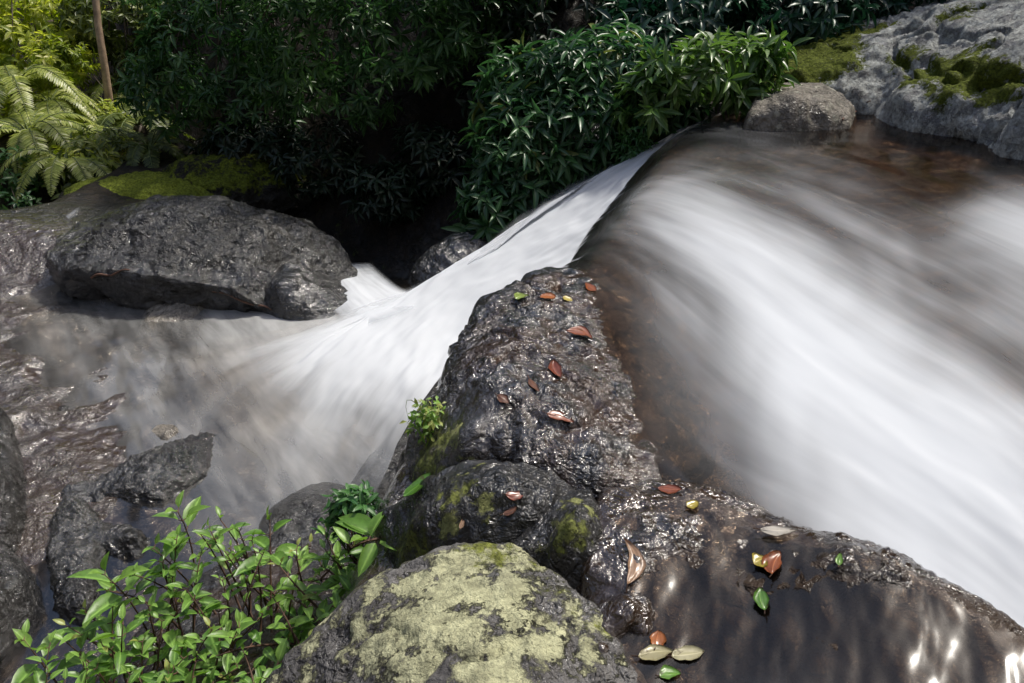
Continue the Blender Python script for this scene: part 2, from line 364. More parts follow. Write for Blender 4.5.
def axis(a, b, lo, hi, step, grow=1.18):
    mid = np.arange(a, b, step); l = [a]; s = step
    while l[-1] > lo: s *= grow; l.append(l[-1] - s)
    h = [mid[-1]]; s = step
    while h[-1] < hi: s *= grow; h.append(h[-1] + s)
    return np.concatenate([l[:0:-1], mid, h[1:]])
tx = axis(-5.2, 4.6, -60, 60, 0.03); ty = axis(0.8, 8.6, -25, 70, 0.03)
X, Y = np.meshgrid(tx, ty, indexing='ij')
Z = terrain_z(X, Y)
V = np.stack([X, Y, Z], -1)
nr = normals_grid(V)
wall = sstep(-1.0, 0.4, Z) * sstep(7.0, 8.5, Y)
gmoss = np.clip(0.3 * sstep(6.8, 8.0, Y) , 0, 1) * sstep(.3, .8, nr[..., 2] + .35) * (edge_sd(X, Y) < 0.3)
gwet = 1 - 0.9 * sstep(6.8, 8.2, Y)
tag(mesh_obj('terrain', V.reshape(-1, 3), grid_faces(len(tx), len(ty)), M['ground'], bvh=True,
    attrs={'wet': gwet, 'moss': gmoss, 'lichen': 0 * X, 'painted_shade': np.maximum.reduce([sstep(6.6, 7.4, Y) * (edge_sd(X, Y) < 0.6), sstep(9.5, 10.5, Y), sstep(-1.5, -2.5, Y), sstep(7, 8, np.abs(X))]), 'silt': np.clip(0.9 - 0.4 * sstep(7, 8.5, Y), 0, 1)}), kind='structure')  # near-black mask darkens gorge wall and outer slopes as if shaded

# ------------------------------------------------------------------ rocks as height patches and as boulders
def spots(V, lst):
    """lst of (world point, radius, weight): soft blotches on the surface"""
    a = np.zeros(V.shape[:-1])
    for c, r, wt in lst:
        d = np.linalg.norm(V - np.asarray(c), axis=-1); a = np.maximum(a, wt * (1 - sstep(0.35, 1.1, d / r)))
    return a

def rock(name, label, outline, tops, mat, rnd=0.1, drop=1.0, slope=2.5, margin=0.25, res=0.018, amp=0.03, nscale=3.0, fineamp=0.008,
         wet=0.8, lichen=0.0, moss=0.0, silt=0.0, lich_s=(), moss_s=(), wet_s=(), dry_s=(), silt_s=(), terrace=0, cat='rock', group=None, crack=0.0):
    ol = np.array([P(*a) for a in outline]); tp = [P(*a) for a in tops]
    pts = np.vstack([ol] + ([np.array(tp)] if tp else []))
    f = RBF(pts[:, :2], pts[:, 2])
    x0, y0 = ol[:, :2].min(0) - margin; x1, y1 = ol[:, :2].max(0) + margin
    xs = np.arange(x0, x1, res); ys = np.arange(y0, y1, res)
    X, Y = np.meshgrid(xs, ys, indexing='ij')
    p3 = np.stack([X, Y, np.zeros_like(X) + len(name)], -1)
    d = sdf_poly(ol, X, Y) + 0.03 * fbm(p3, 4, 3) + 0.012 * fbm(p3, 14, 2)
    h = f(X, Y)
    q = np.clip(1 - d / rnd, 0, 1)
    e = np.where(d > 0, rnd * drop * (1 - np.sqrt(1 - np.minimum(q, 0.999) ** 2)), rnd * drop + (-d) * slope)
    z = h - e
    if terrace:
        tz = z / terrace + 0.5 * fbm(p3, 1.5, 3); fl = np.floor(tz)
        z = z + ((fl + sstep(0.1, 0.6, tz - fl)) - tz) * terrace * 0.8
    V = np.stack([X, Y, z], -1); n = normals_grid(V)
    disp = amp * fbm(V, nscale, 4, 0.5) + amp * 0.6 * fbm(V, nscale * 2.2, 4, 0.55, True) + fineamp * (fbm(V, nscale * 5, 3, 0.6) * .6 + fbm(V, nscale * 4, 3, .55, True) * .5)
    if crack:
        k = np.abs(fbm(V + 40, nscale * 0.55, 3)); disp = disp - crack * (1 - sstep(0.0, 0.045, k))
    V = V + n * disp[..., None]
    keep = d > -margin * 0.9
    idx = -np.ones(X.shape, int)
    fc = grid_faces(*X.shape); kf = keep.ravel()[fc].all(1); fc = fc[kf]
    used = np.unique(fc); mp = -np.ones(X.size, int); mp[used] = np.arange(len(used))
    Vf = V.reshape(-1, 3)[used]; N = n.reshape(-1, 3)[used]
    full = np.ones(len(Vf))
    def S(l): return spots(Vf, [(P(a, b, c), r, wt) for a, b, c, r, wt in l])
    wet_a = np.clip(np.maximum(wet * full, S(wet_s)) * (1 - S(dry_s)), 0, 1)
    at = {'wet': wet_a, 'lichen': np.maximum(lichen * full, S(lich_s)) , 'moss': np.maximum(moss * full, S(moss_s)), 'silt': np.maximum(silt * full, S(silt_s))}
    loc = np.array([ol[:, 0].mean(), ol[:, 1].mean(), Vf[:, 2].min()])
    o = mesh_obj(name, Vf, mp[fc], mat, loc=loc, attrs=at, bvh=True)
    return tag(o, label, cat, group)

def icosphere(sub):
    t = (1 + 5 ** .5) / 2
    v = [(-1, t, 0), (1, t, 0), (-1, -t, 0), (1, -t, 0), (0, -1, t), (0, 1, t), (0, -1, -t), (0, 1, -t), (t, 0, -1), (t, 0, 1), (-t, 0, -1), (-t, 0, 1)]
    f = [(0, 11, 5), (0, 5, 1), (0, 1, 7), (0, 7, 10), (0, 10, 11), (1, 5, 9), (5, 11, 4), (11, 10, 2), (10, 7, 6), (7, 1, 8), (3, 9, 4), (3, 4, 2), (3, 2, 6), (3, 6, 8), (3, 8, 9), (4, 9, 5), (2, 4, 11), (6, 2, 10), (8, 6, 7), (9, 8, 1)]
    v = [np.array(a) / np.linalg.norm(a) for a in v]
    for _ in range(sub):
        c = {}; nf = []
        def midp(a, b):
            k = (min(a, b), max(a, b))
            if k not in c:
                m = v[a] + v[b]; v.append(m / np.linalg.norm(m)); c[k] = len(v) - 1
            return c[k]
        for a, b, d in f:
            x, y, z = midp(a, b), midp(b, d), midp(d, a); nf += [(a, x, z), (b, y, x), (d, z, y), (x, y, z)]
        f = nf
    return np.array(v), np.array(f)
ICO5 = icosphere(5); ICO6 = icosphere(6)

def boulder(name, label, c, rad, rotz=0, tilt=(0, 0), cuts=(), mat=None, amp=0.1, seed=0, sub=6, wet=0.7, lichen=0, moss=0, silt=0, topdry=0.0, group=None, nscale=1.6, moss_top=0.0, boxy=0.0):
    v, f = ICO6 if sub == 6 else ICO5
    v = v.copy()
    if boxy:
        m = (np.abs(v) ** 4).sum(1) ** 0.25; v = v / (m[:, None] ** boxy)
    for nx, ny, nz, dd in cuts:
        nn = np.array([nx, ny, nz], float); nn /= np.linalg.norm(nn)
        s = v @ nn - dd; v = v - np.where(s > 0, s * 0.85, 0)[:, None] * nn
    nrm = v / np.linalg.norm(v, axis=1)[:, None]
    v = v * np.asarray(rad)
    s0 = v + seed * 13.7
    v = v + nrm * (amp * fbm(s0, nscale, 4, 0.5) + amp * 0.5 * fbm(s0, nscale * 2.3, 4, .5, True) + amp * 0.12 * fbm(s0, nscale * 9, 3))[:, None]
    Rm = np.array((Matrix.Rotation(rotz, 3, 'Z') @ Matrix.Rotation(tilt[0], 3, 'X') @ Matrix.Rotation(tilt[1], 3, 'Y')))
    v = v @ Rm.T; nz = (nrm @ Rm.T)[:, 2]
    W = v + np.asarray(c)
    one = np.ones(len(W))
    at = {'wet': np.clip(wet * one - topdry * sstep(0.3, 0.8, nz), 0, 1), 'lichen': lichen * one, 'moss': np.clip(moss * one + moss_top * sstep(0.1, 0.6, nz), 0, 1), 'silt': silt * one}
    o = mesh_obj(name, W, f, mat, loc=(c[0], c[1], W[:, 2].min()), attrs=at, bvh=True)
    return tag(o, label, 'rock', group)

# --- foreground
rock('lichen_rock', 'big dry foreground rock crusted with pale yellow-green lichen at the bottom of the photo',
     [(235, 740, -.42), (268, 672, -.30), (325, 610, -.20), (390, 565, -.13), (450, 540, -.085), (515, 540, -.07), (562, 578, -.07), (606, 604, -.085), (625, 640, -.11), (655, 690, -.12), (665, 780, -.15), (280, 800, -.35)],
     [(420, 640, -.06), (500, 620, -.03), (480, 690, -.02), (560, 650, -.06), (380, 690, -.12), (450, 590, -.06), (590, 690, -.08), (540, 600, -.05)],
     M['lichen'], rnd=.045, slope=2.4, amp=.035, nscale=4, fineamp=.018, wet=.2, lichen=.54, lich_s=[(460, 600, -.06, .36, .84), (500, 640, -.03, .27, .78), (400, 640, -.05, .22, .74)], moss_s=[(480, 565, -.07, .2, .52), (545, 585, -.06, .15, .5), (600, 620, -.08, .16, .55), (560, 640, -.06, .2, .4)],
     wet_s=[(575, 600, -.05, .12, .9), (500, 580, -.05, .07, .9)], res=.011, crack=.012)
rock('mossy_rock', 'rounded grey rock with a moss streak and a green leaf, above the lichen rock',
     [(372, 528, -.42), (378, 497, -.3), (430, 471, -.16), (490, 456, -.1), (540, 463, -.08), (575, 482, -.08), (586, 500, -.08), (560, 532, -.12), (500, 548, -.14), (440, 556, -.2), (395, 556, -.38)],
     [(500, 490, -.0), (450, 505, -.06), (540, 500, -.02), (470, 480, -.02), (405, 520, -.16)],
     M['ledge'], rnd=.055, slope=2.5, amp=.03, nscale=4, fineamp=.024, wet=.6, lich_s=[(455, 505, -.03, .17, .58), (475, 470, -.03, .14, .54), (430, 530, -.1, .12, .5)], moss_s=[(455, 490, -.05, .14, .48), (420, 552, -.25, .2, .56), (400, 548, -.3, .16, .56)], res=.01, crack=.01)
rock('moss_wedge', 'small wedge of rock topped with yellow-green moss over a dark wet hollow',
     [(502, 552, -.12), (535, 515, -.08), (575, 488, -.06), (592, 486, -.05), (600, 520, -.05), (598, 556, -.07), (572, 566, -.1), (545, 556, -.1)],
     [(570, 520, .035), (545, 535, .0), (585, 505, .02)], M['ledge'], rnd=.03, slope=3.5, amp=.02, nscale=4, fineamp=.024, wet=.7, lich_s=[(565, 515, .03, .19, .64), (580, 500, .0, .14, .62), (545, 530, .0, .12, .6)], moss_s=[(560, 530, .0, .19, .55)], res=.008)
rock('ledge_rock', 'dark wet pitted ledge of rock splitting the upper stream from the pool below',
     [(392, 490, -.42), (398, 446, -.3), (428, 402, -.2), (445, 362, -.13), (463, 327, -.1), (480, 297, -.09), (520, 276, -.09), (560, 266, -.1), (625, 262, -.13), (700, 300, -.25), (715, 350, -.28), (720, 400, -.28), (720, 455, -.25), (650, 487, -.1), (560, 474, -.08), (490, 459, -.1), (440, 476, -.2)],
     [(520, 340, .0), (500, 390, .025), (560, 420, .0), (470, 430, -.03), (545, 310, -.06), (590, 305, -.11), (590, 360, -.075), (580, 440, -.02), (630, 440, -.085), (640, 340, -.15), (650, 400, -.13), (610, 400, -.08), (470, 370, -.01)],
     M['ledge'], rnd=.07, slope=3.0, margin=.3, amp=.06, nscale=3.2, fineamp=.022, wet=.9, silt=.25, silt_s=[(560, 330, -.06, .5, 1), (590, 400, -.06, .4, 1), (600, 290, -.1, .5, 1), (500, 350, 0, .25, .9), (600, 450, -.04, .3, .9)], moss_s=[(430, 430, -.12, .2, .56), (415, 462, -.2, .24, .56), (432, 410, -.2, .16, .5)], lich_s=[(440, 455, -.12, .26, .6), (425, 435, -.15, .22, .55)], res=.011, crack=.028)
rock('lip_rock', 'rounded wet stone at the brink of the fall, farther of the lip stones',
     [(518, 282, -.12), (520, 268, -.1), (545, 261, -.1), (585, 263, -.1), (592, 276, -.11), (560, 284, -.11)], [(550, 270, -.02)], M['ledge'], rnd=.09, slope=3, margin=.16, amp=.02, wet=.9, res=.012)
rock('lip_rock', 'low flat wet stone at the brink, on the ledge just left of the brown shallows',
     [(468, 312, -.14), (478, 294, -.12), (505, 284, -.1), (555, 282, -.1), (560, 294, -.11), (510, 306, -.1)], [(505, 295, -.035)], M['ledge'], rnd=.07, slope=3, margin=.16, amp=.02, wet=.9, res=.012)
rock('brown_slab', 'brown wet slab under a thin film of running water, in the bottom right corner',
     [(600, 486, -.07), (660, 476, -.1), (740, 492, -.1), (800, 527, -.07), (832, 529, -.03), (890, 546, -.03), (960, 588, -.03), (1030, 628, -.03), (1140, 690, -.03), (1140, 800, -.06), (620, 800, -.15), (606, 660, -.15), (594, 606, -.12), (574, 545, -.08)],
     [(680, 530, -.035), (760, 560, -.04), (700, 640, -.11), (850, 610, -.03), (950, 640, -.02), (640, 610, -.1), (840, 548, .015), (900, 570, .02), (620, 560, -.05), (660, 590, -.09), (730, 600, -.08), (660, 670, -.12), (800, 680, -.08), (980, 620, .01)],
     M['brownrock'], dry_s=[(720, 620, -.1, .3, .85), (800, 610, -.05, .3, .85), (870, 640, -.02, .3, .85), (950, 650, 0, .28, .85), (760, 670, -.09, .3, .85), (670, 640, -.11, .2, .8), (850, 700, -.05, .35, .85), (1010, 660, .0, .25, .8)], rnd=.04, slope=3, amp=.035, nscale=4.5, wet=1, silt=.5, res=.011, fineamp=.024)
rock('crust_stone', 'round pitted wet stone beside a sky-blue puddle at the bottom of the photo',
     [(575, 660, -.17), (580, 612, -.14), (612, 590, -.09), (645, 588, -.09), (668, 610, -.1), (660, 640, -.12), (628, 655, -.17), (600, 690, -.18)], [(625, 612, -.045), (600, 645, -.06), (640, 625, -.07)],
     M['brownrock'], rnd=.05, slope=2, margin=.12, amp=.025, nscale=5, fineamp=.034, wet=1, silt=.4, res=.008)
rock('crest_stone', 'small dark wet stone showing in the white water behind the crest of the brown slab',
     [(925, 578, -.12), (945, 564, -.1), (985, 580, -.1), (1018, 604, -.1), (1014, 626, -.1), (950, 600, -.1)], [(958, 574, .02), (992, 594, .015)], M['ledge'], rnd=.05, slope=2.5, margin=.12, amp=.03, nscale=5, wet=1, silt=.4, res=.008)
rock('bank_rock', 'dark low rock under the leafy seedlings beside the lower stream',
     [(30, 740, -1.36), (110, 650, -1.36), (170, 585, -1.36), (240, 545, -1.34), (300, 535, -1.25), (372, 545, -.95), (390, 610, -.75), (300, 740, -.8), (100, 820, -1.2)],
     [(250, 620, -1.08), (320, 600, -.92), (200, 680, -1.1), (150, 640, -1.25)], M['ledge'], rnd=.12, slope=2, amp=.05, wet=.85, silt=.7, res=.018)
# --- lower stream
rock('pool_rock', 'hook-shaped crusty wet rock breaking the surface of the lower pool',
     [(217, 430, -1.36), (190, 433, -1.36), (150, 450, -1.36), (118, 466, -1.36), (62, 485, -1.36), (50, 520, -1.37), (48, 570, -1.37), (62, 612, -1.37), (92, 612, -1.37), (97, 570, -1.37), (102, 546, -1.37), (140, 552, -1.37), (152, 537, -1.37), (125, 522, -1.37), (98, 516, -1.37), (84, 502, -1.37), (110, 492, -1.36), (160, 498, -1.36), (205, 472, -1.36)],
     [(180, 455, -1.29), (140, 475, -1.28), (75, 500, -1.28), (72, 550, -1.29), (78, 590, -1.3), (118, 535, -1.31)], M['boulder'], rnd=.07, slope=1.8, margin=.2, amp=.05, nscale=5, wet=.95, res=.012, fineamp=.05)
rock('stream_stone', 'small dark stone poking out of the grey shallows on the left',
     [(45, 405, -1.37), (60, 399, -1.36), (74, 402, -1.36), (72, 414, -1.37), (55, 417, -1.37)], [(60, 407, -1.3)], M['boulder'], rnd=.05, slope=2, margin=.12, amp=.03, nscale=6, wet=.9, res=.013)
rock('stream_stone', 'pale flat stone at the far tip of the hook-shaped pool rock',
     [(145, 430, -1.36), (158, 421, -1.36), (180, 422, -1.36), (182, 432, -1.36), (160, 438, -1.36)], [(163, 429, -1.29)], M['tanrock'], rnd=.05, slope=2, margin=.12, amp=.02, wet=.5, res=.013)
rock('edge_rock', 'tall dark jagged rock at the left edge of the photo, farther of the two',
     [(-90, 395, -1.1), (0, 404, -1.16), (11, 430, -1.2), (14, 470, -1.2), (12, 505, -1.22), (2, 528, -1.24), (-90, 535, -1.1)], [(-30, 460, -1.02)], M['boulder'], rnd=.06, slope=5, margin=.12, amp=.04, nscale=4, wet=.85, res=.014)
rock('edge_rock', 'dark jagged rock at the left edge of the photo, nearer of the two',
     [(-90, 530, -1.1), (0, 538, -1.2), (18, 552, -1.24), (23, 575, -1.24), (16, 595, -1.26), (2, 612, -1.26), (-90, 640, -1.1)], [(-30, 575, -1.08)], M['boulder'], rnd=.06, slope=5, margin=.12, amp=.04, nscale=4, wet=.85, res=.014)
rock('shelf_rock', 'pale-topped flat wet rock in front of the big boulder, breaking the foam',
     [(130, 330, -1.3), (150, 295, -1.26), (180, 280, -1.24), (215, 285, -1.25), (232, 306, -1.3), (200, 330, -1.34)], [(180, 300, -1.18)], M['tanrock'], rnd=.15, slope=1.5, amp=.04, wet=.9, lichen=.2, res=.016)
rock('veiled_rock', 'smooth grey rock under a veil of water along the foot of the ledge',
     [(300, 560, -1.4), (338, 490, -1.38), (385, 430, -1.34), (425, 376, -1.28), (455, 370, -1.28), (440, 440, -1.3), (400, 520, -1.35), (350, 570, -1.4)], [(395, 450, -1.22), (420, 405, -1.2), (365, 500, -1.27)], M['boulder'], rnd=.15, slope=1.5, amp=.04, wet=.9, res=.018)
boulder('veiled_rock', 'low smooth grey rock under thin white water just above the small dark-leaved bush', P(318, 530, -1.5), (.34, .4, .15), R(-20), mat=M['boulder'], amp=.04, seed=5, sub=5, wet=.9)
boulder('boulder', 'large dark grey boulder with a glistening wet top across the lower pool', P(203, 262, -1.12) , (1.27, .8, .43), R(-7), (R(4), R(7)), cuts=((0, -.5, .87, .8), (.8, -.2, .4, .75), (-.7, 0, .6, .8), (0, -1, -.15, .75)),
        mat=M['boulder'], amp=.2, seed=1, wet=.95, topdry=.3, boxy=.15, lichen=.2)
rock('dark_rock', 'black wet rock sloping into the foam at the right end of the big boulder',
     [(250, 316, -1.34), (320, 334, -1.36), (372, 328, -1.36), (356, 292, -1.36), (318, 266, -1.36), (270, 262, -1.3)], [(290, 262, -.98), (278, 280, -.98), (325, 292, -1.14), (310, 274, -1.05)],
     M['ledge'], rnd=.1, slope=2.5, amp=.06, wet=.85, res=.018, fineamp=.014)
boulder('dark_rock', 'dark rock half drowned in spray under the drooping bush', P(456, 280, -1.28) + np.array([0, .2, 0]), (.42, .3, .3), R(20), (0, R(-18)), mat=M['ledge'], amp=.12, seed=4, sub=5, wet=.9)
boulder('dark_rock', 'dark wet rock behind the white chute, below the pale-leaved bush', P(598, 168, -.55) + np.array([0, .25, 0]), (.5, .35, .4), 0, mat=M['ledge'], amp=.08, seed=6, sub=5, wet=.8)
boulder('moss_mound', 'low mound of rock under a green moss coat beyond the big boulder', Q(150, 200, 8.6), (.95, .6, .28), R(-8), mat=M['mossrock'], amp=.15, seed=11, sub=6, wet=.1, moss_top=.9, moss=.25)
boulder('moss_mound', 'dim moss-streaked rock in the shade between green mound and white chute', Q(235, 196, 9.0), (1.0, .6, .45), R(10), mat=M['mossrock'], amp=.2, seed=12, sub=6, wet=.1, moss_top=.55, moss=.1)
# --- upper right bank
rock('bank_boulder', 'broad pale grey lichen-covered rock with mossy ledges on the far bank',
     [(765, 82, .16), (815, 96, .08), (880, 106, .04), (905, 118, .06), (960, 128, .06), (1000, 140, .06), (1060, 160, .06), (1250, 190, .1), (1300, 90, .8), (1150, 0, 1.0), (1000, -30, .95), (900, -14, .62), (862, 8, .5), (800, 30, .36), (770, 58, .26)],
     [(850, 62, .36), (830, 80, .30), (800, 68, .3), (870, 86, .26), (920, 60, .42), (900, 30, .52), (905, 98, .2), (960, 100, .26), (1000, 112, .22), (1000, 50, .6), (940, 5, .8), (1040, 60, .65), (1040, 120, .28)],
     M['greyrock'], rnd=.07, slope=4, amp=.13, nscale=2.2, res=.022, wet=.05, lichen=.72, terrace=.0, fineamp=.024, crack=.08,
     moss_s=[(805, 62, .3, .8, 1), (840, 36, .42, .8, .95), (820, 50, .36, .6, .9), (885, 5, .62, .5, .9), (925, 70, .38, .35, .8), (955, 78, .38, .42, .85), (905, 55, .44, .3, .7), (1000, 80, .42, .35, .75), (975, 66, .45, .4, .7), (960, 20, .7, .35, .65)],
     wet_s=[(900, 118, -.03, .35, .9), (960, 128, -.03, .35, .9), (1010, 142, -.03, .3, .9)])
rock('bank_stone', 'smaller tan stone at the waterline beside the pale-leaved bush',
     [(745, 122, .0), (758, 92, .12), (792, 80, .18), (836, 86, .16), (856, 104, .06), (850, 124, .0), (800, 125, .0)], [(795, 95, .22), (825, 100, .17), (775, 108, .12)], M['tanrock'], rnd=.06, slope=3, amp=.05, nscale=3, wet=.15, lichen=.45, res=.018, crack=.015,
     wet_s=[(845, 118, -.08, .2, .9)])
rock('bank_stone', 'lichen-spotted stone at the waterline on the right edge of the photo',
     [(1000, 164, -.1), (1002, 148, -.04), (1030, 138, 0), (1090, 150, 0), (1100, 180, -.1), (1040, 176, -.1)], [(1040, 156, .06)], M['lichen'], rnd=.1, slope=2, amp=.04, wet=.3, lichen=.6, moss=.2, res=.018)

# ------------------------------------------------------------------ water
def catmull(A, n):
    """A (k, m) control rows -> n samples"""
    A = np.asarray(A, float); k = len(A); E = np.vstack([2 * A[0] - A[1], A, 2 * A[-1] - A[-2]])
    t = np.linspace(0, k - 1, n); i = np.minimum(t.astype(int), k - 2); f = (t - i)[:, None]
    p0, p1, p2, p3 = E[i], E[i + 1], E[i + 2], E[i + 3]
    return .5 * (2 * p1 + (p2 - p0) * f + (2 * p0 - 5 * p1 + 4 * p2 - p3) * f ** 2 + (3 * p1 - p0 - 3 * p2 + p3) * f ** 3)
def loft(name, lines, mat, nu=120, nv=200, amp=.015, streak=(9, 1.0), extra=None, fade_u=(0.0, 0.0), fade_v=(0.0, 0.0), seed=0):
    """lines[i][j] = (x, y, z, foam); i across, j along the flow"""
    L = [catmull(l, nv) for l in lines]
    G = np.stack([catmull(np.stack([l[j] for l in L]), nu) for j in range(nv)], 1)      # nu, nv, 4
    u = np.linspace(0, 1, nu)[:, None] + np.zeros((1, nv)); v = np.linspace(0, 1, nv)[None] + np.zeros((nu, 1))
    seg = np.linalg.norm(np.diff(G[nu // 2, :, :3], axis=0), axis=1).sum(); wid = np.linalg.norm(np.diff(G[:, nv // 2, :3], axis=0), axis=1).sum()
    n = normals_grid(G[..., :3])
    q = np.stack([u * streak[0], v * streak[1], np.full_like(u, seed + .5)], -1)
    d = amp * (fbm(q, 1, 3) + .35 * fbm(q * np.array([3, 2, 1]), 1, 2))
    Vv = G[..., :3] + n * d[..., None]
    fade = np.ones_like(u)
    if fade_u[0]: fade *= sstep(0, fade_u[0], u)
    if fade_u[1]: fade *= sstep(0, fade_u[1], 1 - u)
    if fade_v[0]: fade *= sstep(0, fade_v[0], v)
    if fade_v[1]: fade *= sstep(0, fade_v[1], 1 - v)
    o = mesh_obj(name, Vv.reshape(-1, 3), grid_faces(nu, nv), mat, attrs={'foam': np.clip(G[..., 3], 0, 1.3), 'fade': fade}, uv=np.stack([u.ravel(), v.ravel()], -1))
    return tag(o, kind='structure')

SL = [[(1100, 760), (960, 655), (840, 572), (740, 530), (640, 472), (596, 380), (562, 312), (548, 278)],
      [(1110, 620), (980, 520), (870, 450), (780, 390), (710, 330), (655, 285), (612, 258), (584, 254)],
      [(1120, 520), (1000, 420), (900, 360), (810, 305), (735, 258), (675, 228), (630, 215), (602, 224)],
      [(1120, 420), (1000, 330), (910, 280), (825, 235), (755, 205), (700, 185), (655, 178), (626, 192)],
      [(1120, 320), (1010, 265), (920, 225), (840, 190), (780, 168), (725, 152), (682, 148), (650, 162)],
      [(1120, 240), (1020, 205), (940, 175), (865, 150), (800, 135), (750, 128), (705, 128), (674, 138)],
      [(1120, 190), (1030, 158), (960, 128), (880, 112), (810, 106), (760, 108), (718, 116), (690, 126)]]
SZ = [[-.10, -.11, -.12, -.13, -.12, -.11, -.105, -.13], [0, -.02, -.05, -.07, -.08, -.09, -.1, -.15]] + [[.06, .03, 0, -.03, -.05, -.07, -.1, -.16]] * 2 + [[.06, .03, .0, -.03, -.05, -.07, -.09, -.15]] + [[.02, .0, -.02, -.03, -.05, -.06, -.08, -.13]] * 2
SF = [[.9, .85, .55, .06, .02, .02, .0, .0], [1.1, 1.1, 1.0, .72, .36, .22, .14, .1], [.8, .8, .82, .92, .86, .6, .34, .12], [.46, .36, .30, .38, .38, .33, .2, .06],
      [.46, .4, .18, .24, .2, .15, .08, .05], [.36, .34, .0, .03, .14, .12, .1, .15], [.1, .0, .0, .0, .02, .05, .15, .3]]
lines = []
for i in range(7):
    l = [np.append(P(SL[i][j][0], SL[i][j][1], SZ[i][j]), SF[i][j]) for j in range(8)]
    l.insert(0, l[0] + (l[0] - l[1]) * np.array([1.8, 1.8, .6, 0]))
    e = l[-1]; f = max(SF[i][-1], .1)
    dirv = np.array([-.8, .6, 0])
    l.append(np.append(e[:3] + dirv * .13 + [0, 0, -.13], f)); k_ = (.42, .8) if i < 5 else (.3, .45)
    l.append(np.append(e[:3] + dirv * .2 + [0, 0, -k_[0]], f + (.3 if i < 5 else 0))); l.append(np.append(e[:3] + dirv * .24 + [0, 0, -k_[1]], f + (.6 if i < 5 else 0)))
    lines.append(l)
loft('stream_water', lines, M['stream'], 260, 320, amp=.028, streak=(9, 5), fade_u=(.02, 0))

CL = [[(676, 140, -.17, .5), (648, 188, -.5, .9), (606, 240, -.8, 1), (545, 285, -1.02, 1.0), (472, 340, -1.2, .95), (424, 400, -1.2, .62), (388, 465, -1.2, .4), (345, 555, -1.34, .4)],
      [(680, 132, -.14, .4), (632, 176, -.42, .95), (575, 222, -.72, 1.1), (505, 265, -.96, 1.1), (435, 312, -1.15, 1.05), (372, 372, -1.24, .9), (325, 440, -1.32, .5), (280, 540, -1.40, .32)],
      [(686, 127, -.13, .3), (618, 168, -.42, .8), (552, 205, -.7, 1.0), (484, 247, -.94, 1.05), (412, 292, -1.15, 1.0), (325, 348, -1.22, .95), (255, 410, -1.28, .36), (195, 500, -1.36, .1)],
      [(690, 125, -.13, .2), (612, 168, -.44, .6), (543, 212, -.72, .9), (484, 256, -.96, .95), (425, 290, -1.15, 1.0), (320, 330, -1.21, .75), (205, 375, -1.28, .16), (130, 440, -1.38, .1)],
      [(692, 124, -.14, 0), (600, 164, -.47, .1), (522, 212, -.78, .4), (462, 262, -1.0, .5), (408, 286, -1.17, .8), (290, 322, -1.27, .2), (160, 345, -1.33, .0), (90, 390, -1.4, .05)]]
loft('waterfall', [[np.append(P(*a[:3]), a[3]) for a in l] for l in CL], M['chute'], 160, 260, amp=.07, streak=(6, 8), fade_u=(0, .3), fade_v=(0, .35), seed=3)
OL = [[(440, 296, -1.17, .9), (405, 288, -1.2, .9), (385, 274, -1.27, .6), (372, 262, -1.42, .4)],
      [(420, 310, -1.16, 1), (385, 297, -1.2, .95), (360, 278, -1.28, .75), (345, 262, -1.45, .5)],
      [(390, 322, -1.18, 1), (362, 306, -1.2, .85), (338, 280, -1.27, .65), (324, 254, -1.42, .45)],
      [(360, 330, -1.22, .6), (335, 315, -1.24, .6), (312, 285, -1.3, .45), (300, 258, -1.45, .3)]]
loft('overflow_water', [[np.append(P(*a[:3]), a[3]) for a in l] for l in OL], M['chute'], 60, 60, amp=.02, streak=(4, 2), fade_u=(.15, .1), fade_v=(.2, .1), seed=8)
TL = [[(84, 210, -.92, .5), (74, 218, -1.0, .4), (60, 232, -1.1, .35), (44, 240, -1.15, .3)], [(80, 205, -.92, .5), (66, 214, -1.0, .4), (48, 228, -1.1, .3), (30, 238, -1.15, .3)]]
loft('trickle_water', [[np.append(P(*a[:3]), a[3]) for a in l] for l in TL], M['chute'], 16, 40, amp=.02, fade_u=(.4, .4), fade_v=(.25, .35), seed=5)

def sheet(name, x0, x1, y0, y1, res, zf, foamf, mat, rot, scale, amp, seed=0, keep=None, ns=1.6):
    xs = np.arange(x0, x1, res); ys = np.arange(y0, y1, res); X, Y = np.meshgrid(xs, ys, indexing='ij')
    c, s = math.cos(rot), math.sin(rot); U = (X * c + Y * s) * scale; W = (-X * s + Y * c) * scale
    Zs = zf(X, Y); q = np.stack([U * ns * 1.6, W * ns * .6, np.full_like(X, seed)], -1)
    Zs = Zs + amp * fbm(q, 1, 4)
    fc = grid_faces(*X.shape); V = np.stack([X, Y, Zs], -1).reshape(-1, 3); uv = np.stack([U.ravel(), W.ravel()], -1); fo = foamf(X, Y).ravel()
    if keep is not None:
        fc = fc[keep(X, Y).ravel()[fc].all(1)]; us = np.unique(fc); mp = -np.ones(len(V), int); mp[us] = np.arange(len(us)); fc = mp[fc]; V = V[us]; uv = uv[us]; fo = fo[us]
    return tag(mesh_obj(name, V, fc, mat, attrs={'foam': fo, 'fade': np.ones(len(V))}, uv=uv, bvh=name == 'film_water'), kind='structure')
pz = [P(*a) for a in ((0, 290, -1.22), (60, 330, -1.27), (0, 400, -1.34), (100, 430, -1.37), (230, 400, -1.34), (300, 350, -1.29), (200, 330, -1.29), (60, 520, -1.4), (200, 520, -1.4), (30, 620, -1.42), (330, 480, -1.4), (100, 350, -1.3), (400, 300, -1.25), (-100, 300, -1.2), (-200, 500, -1.38))]
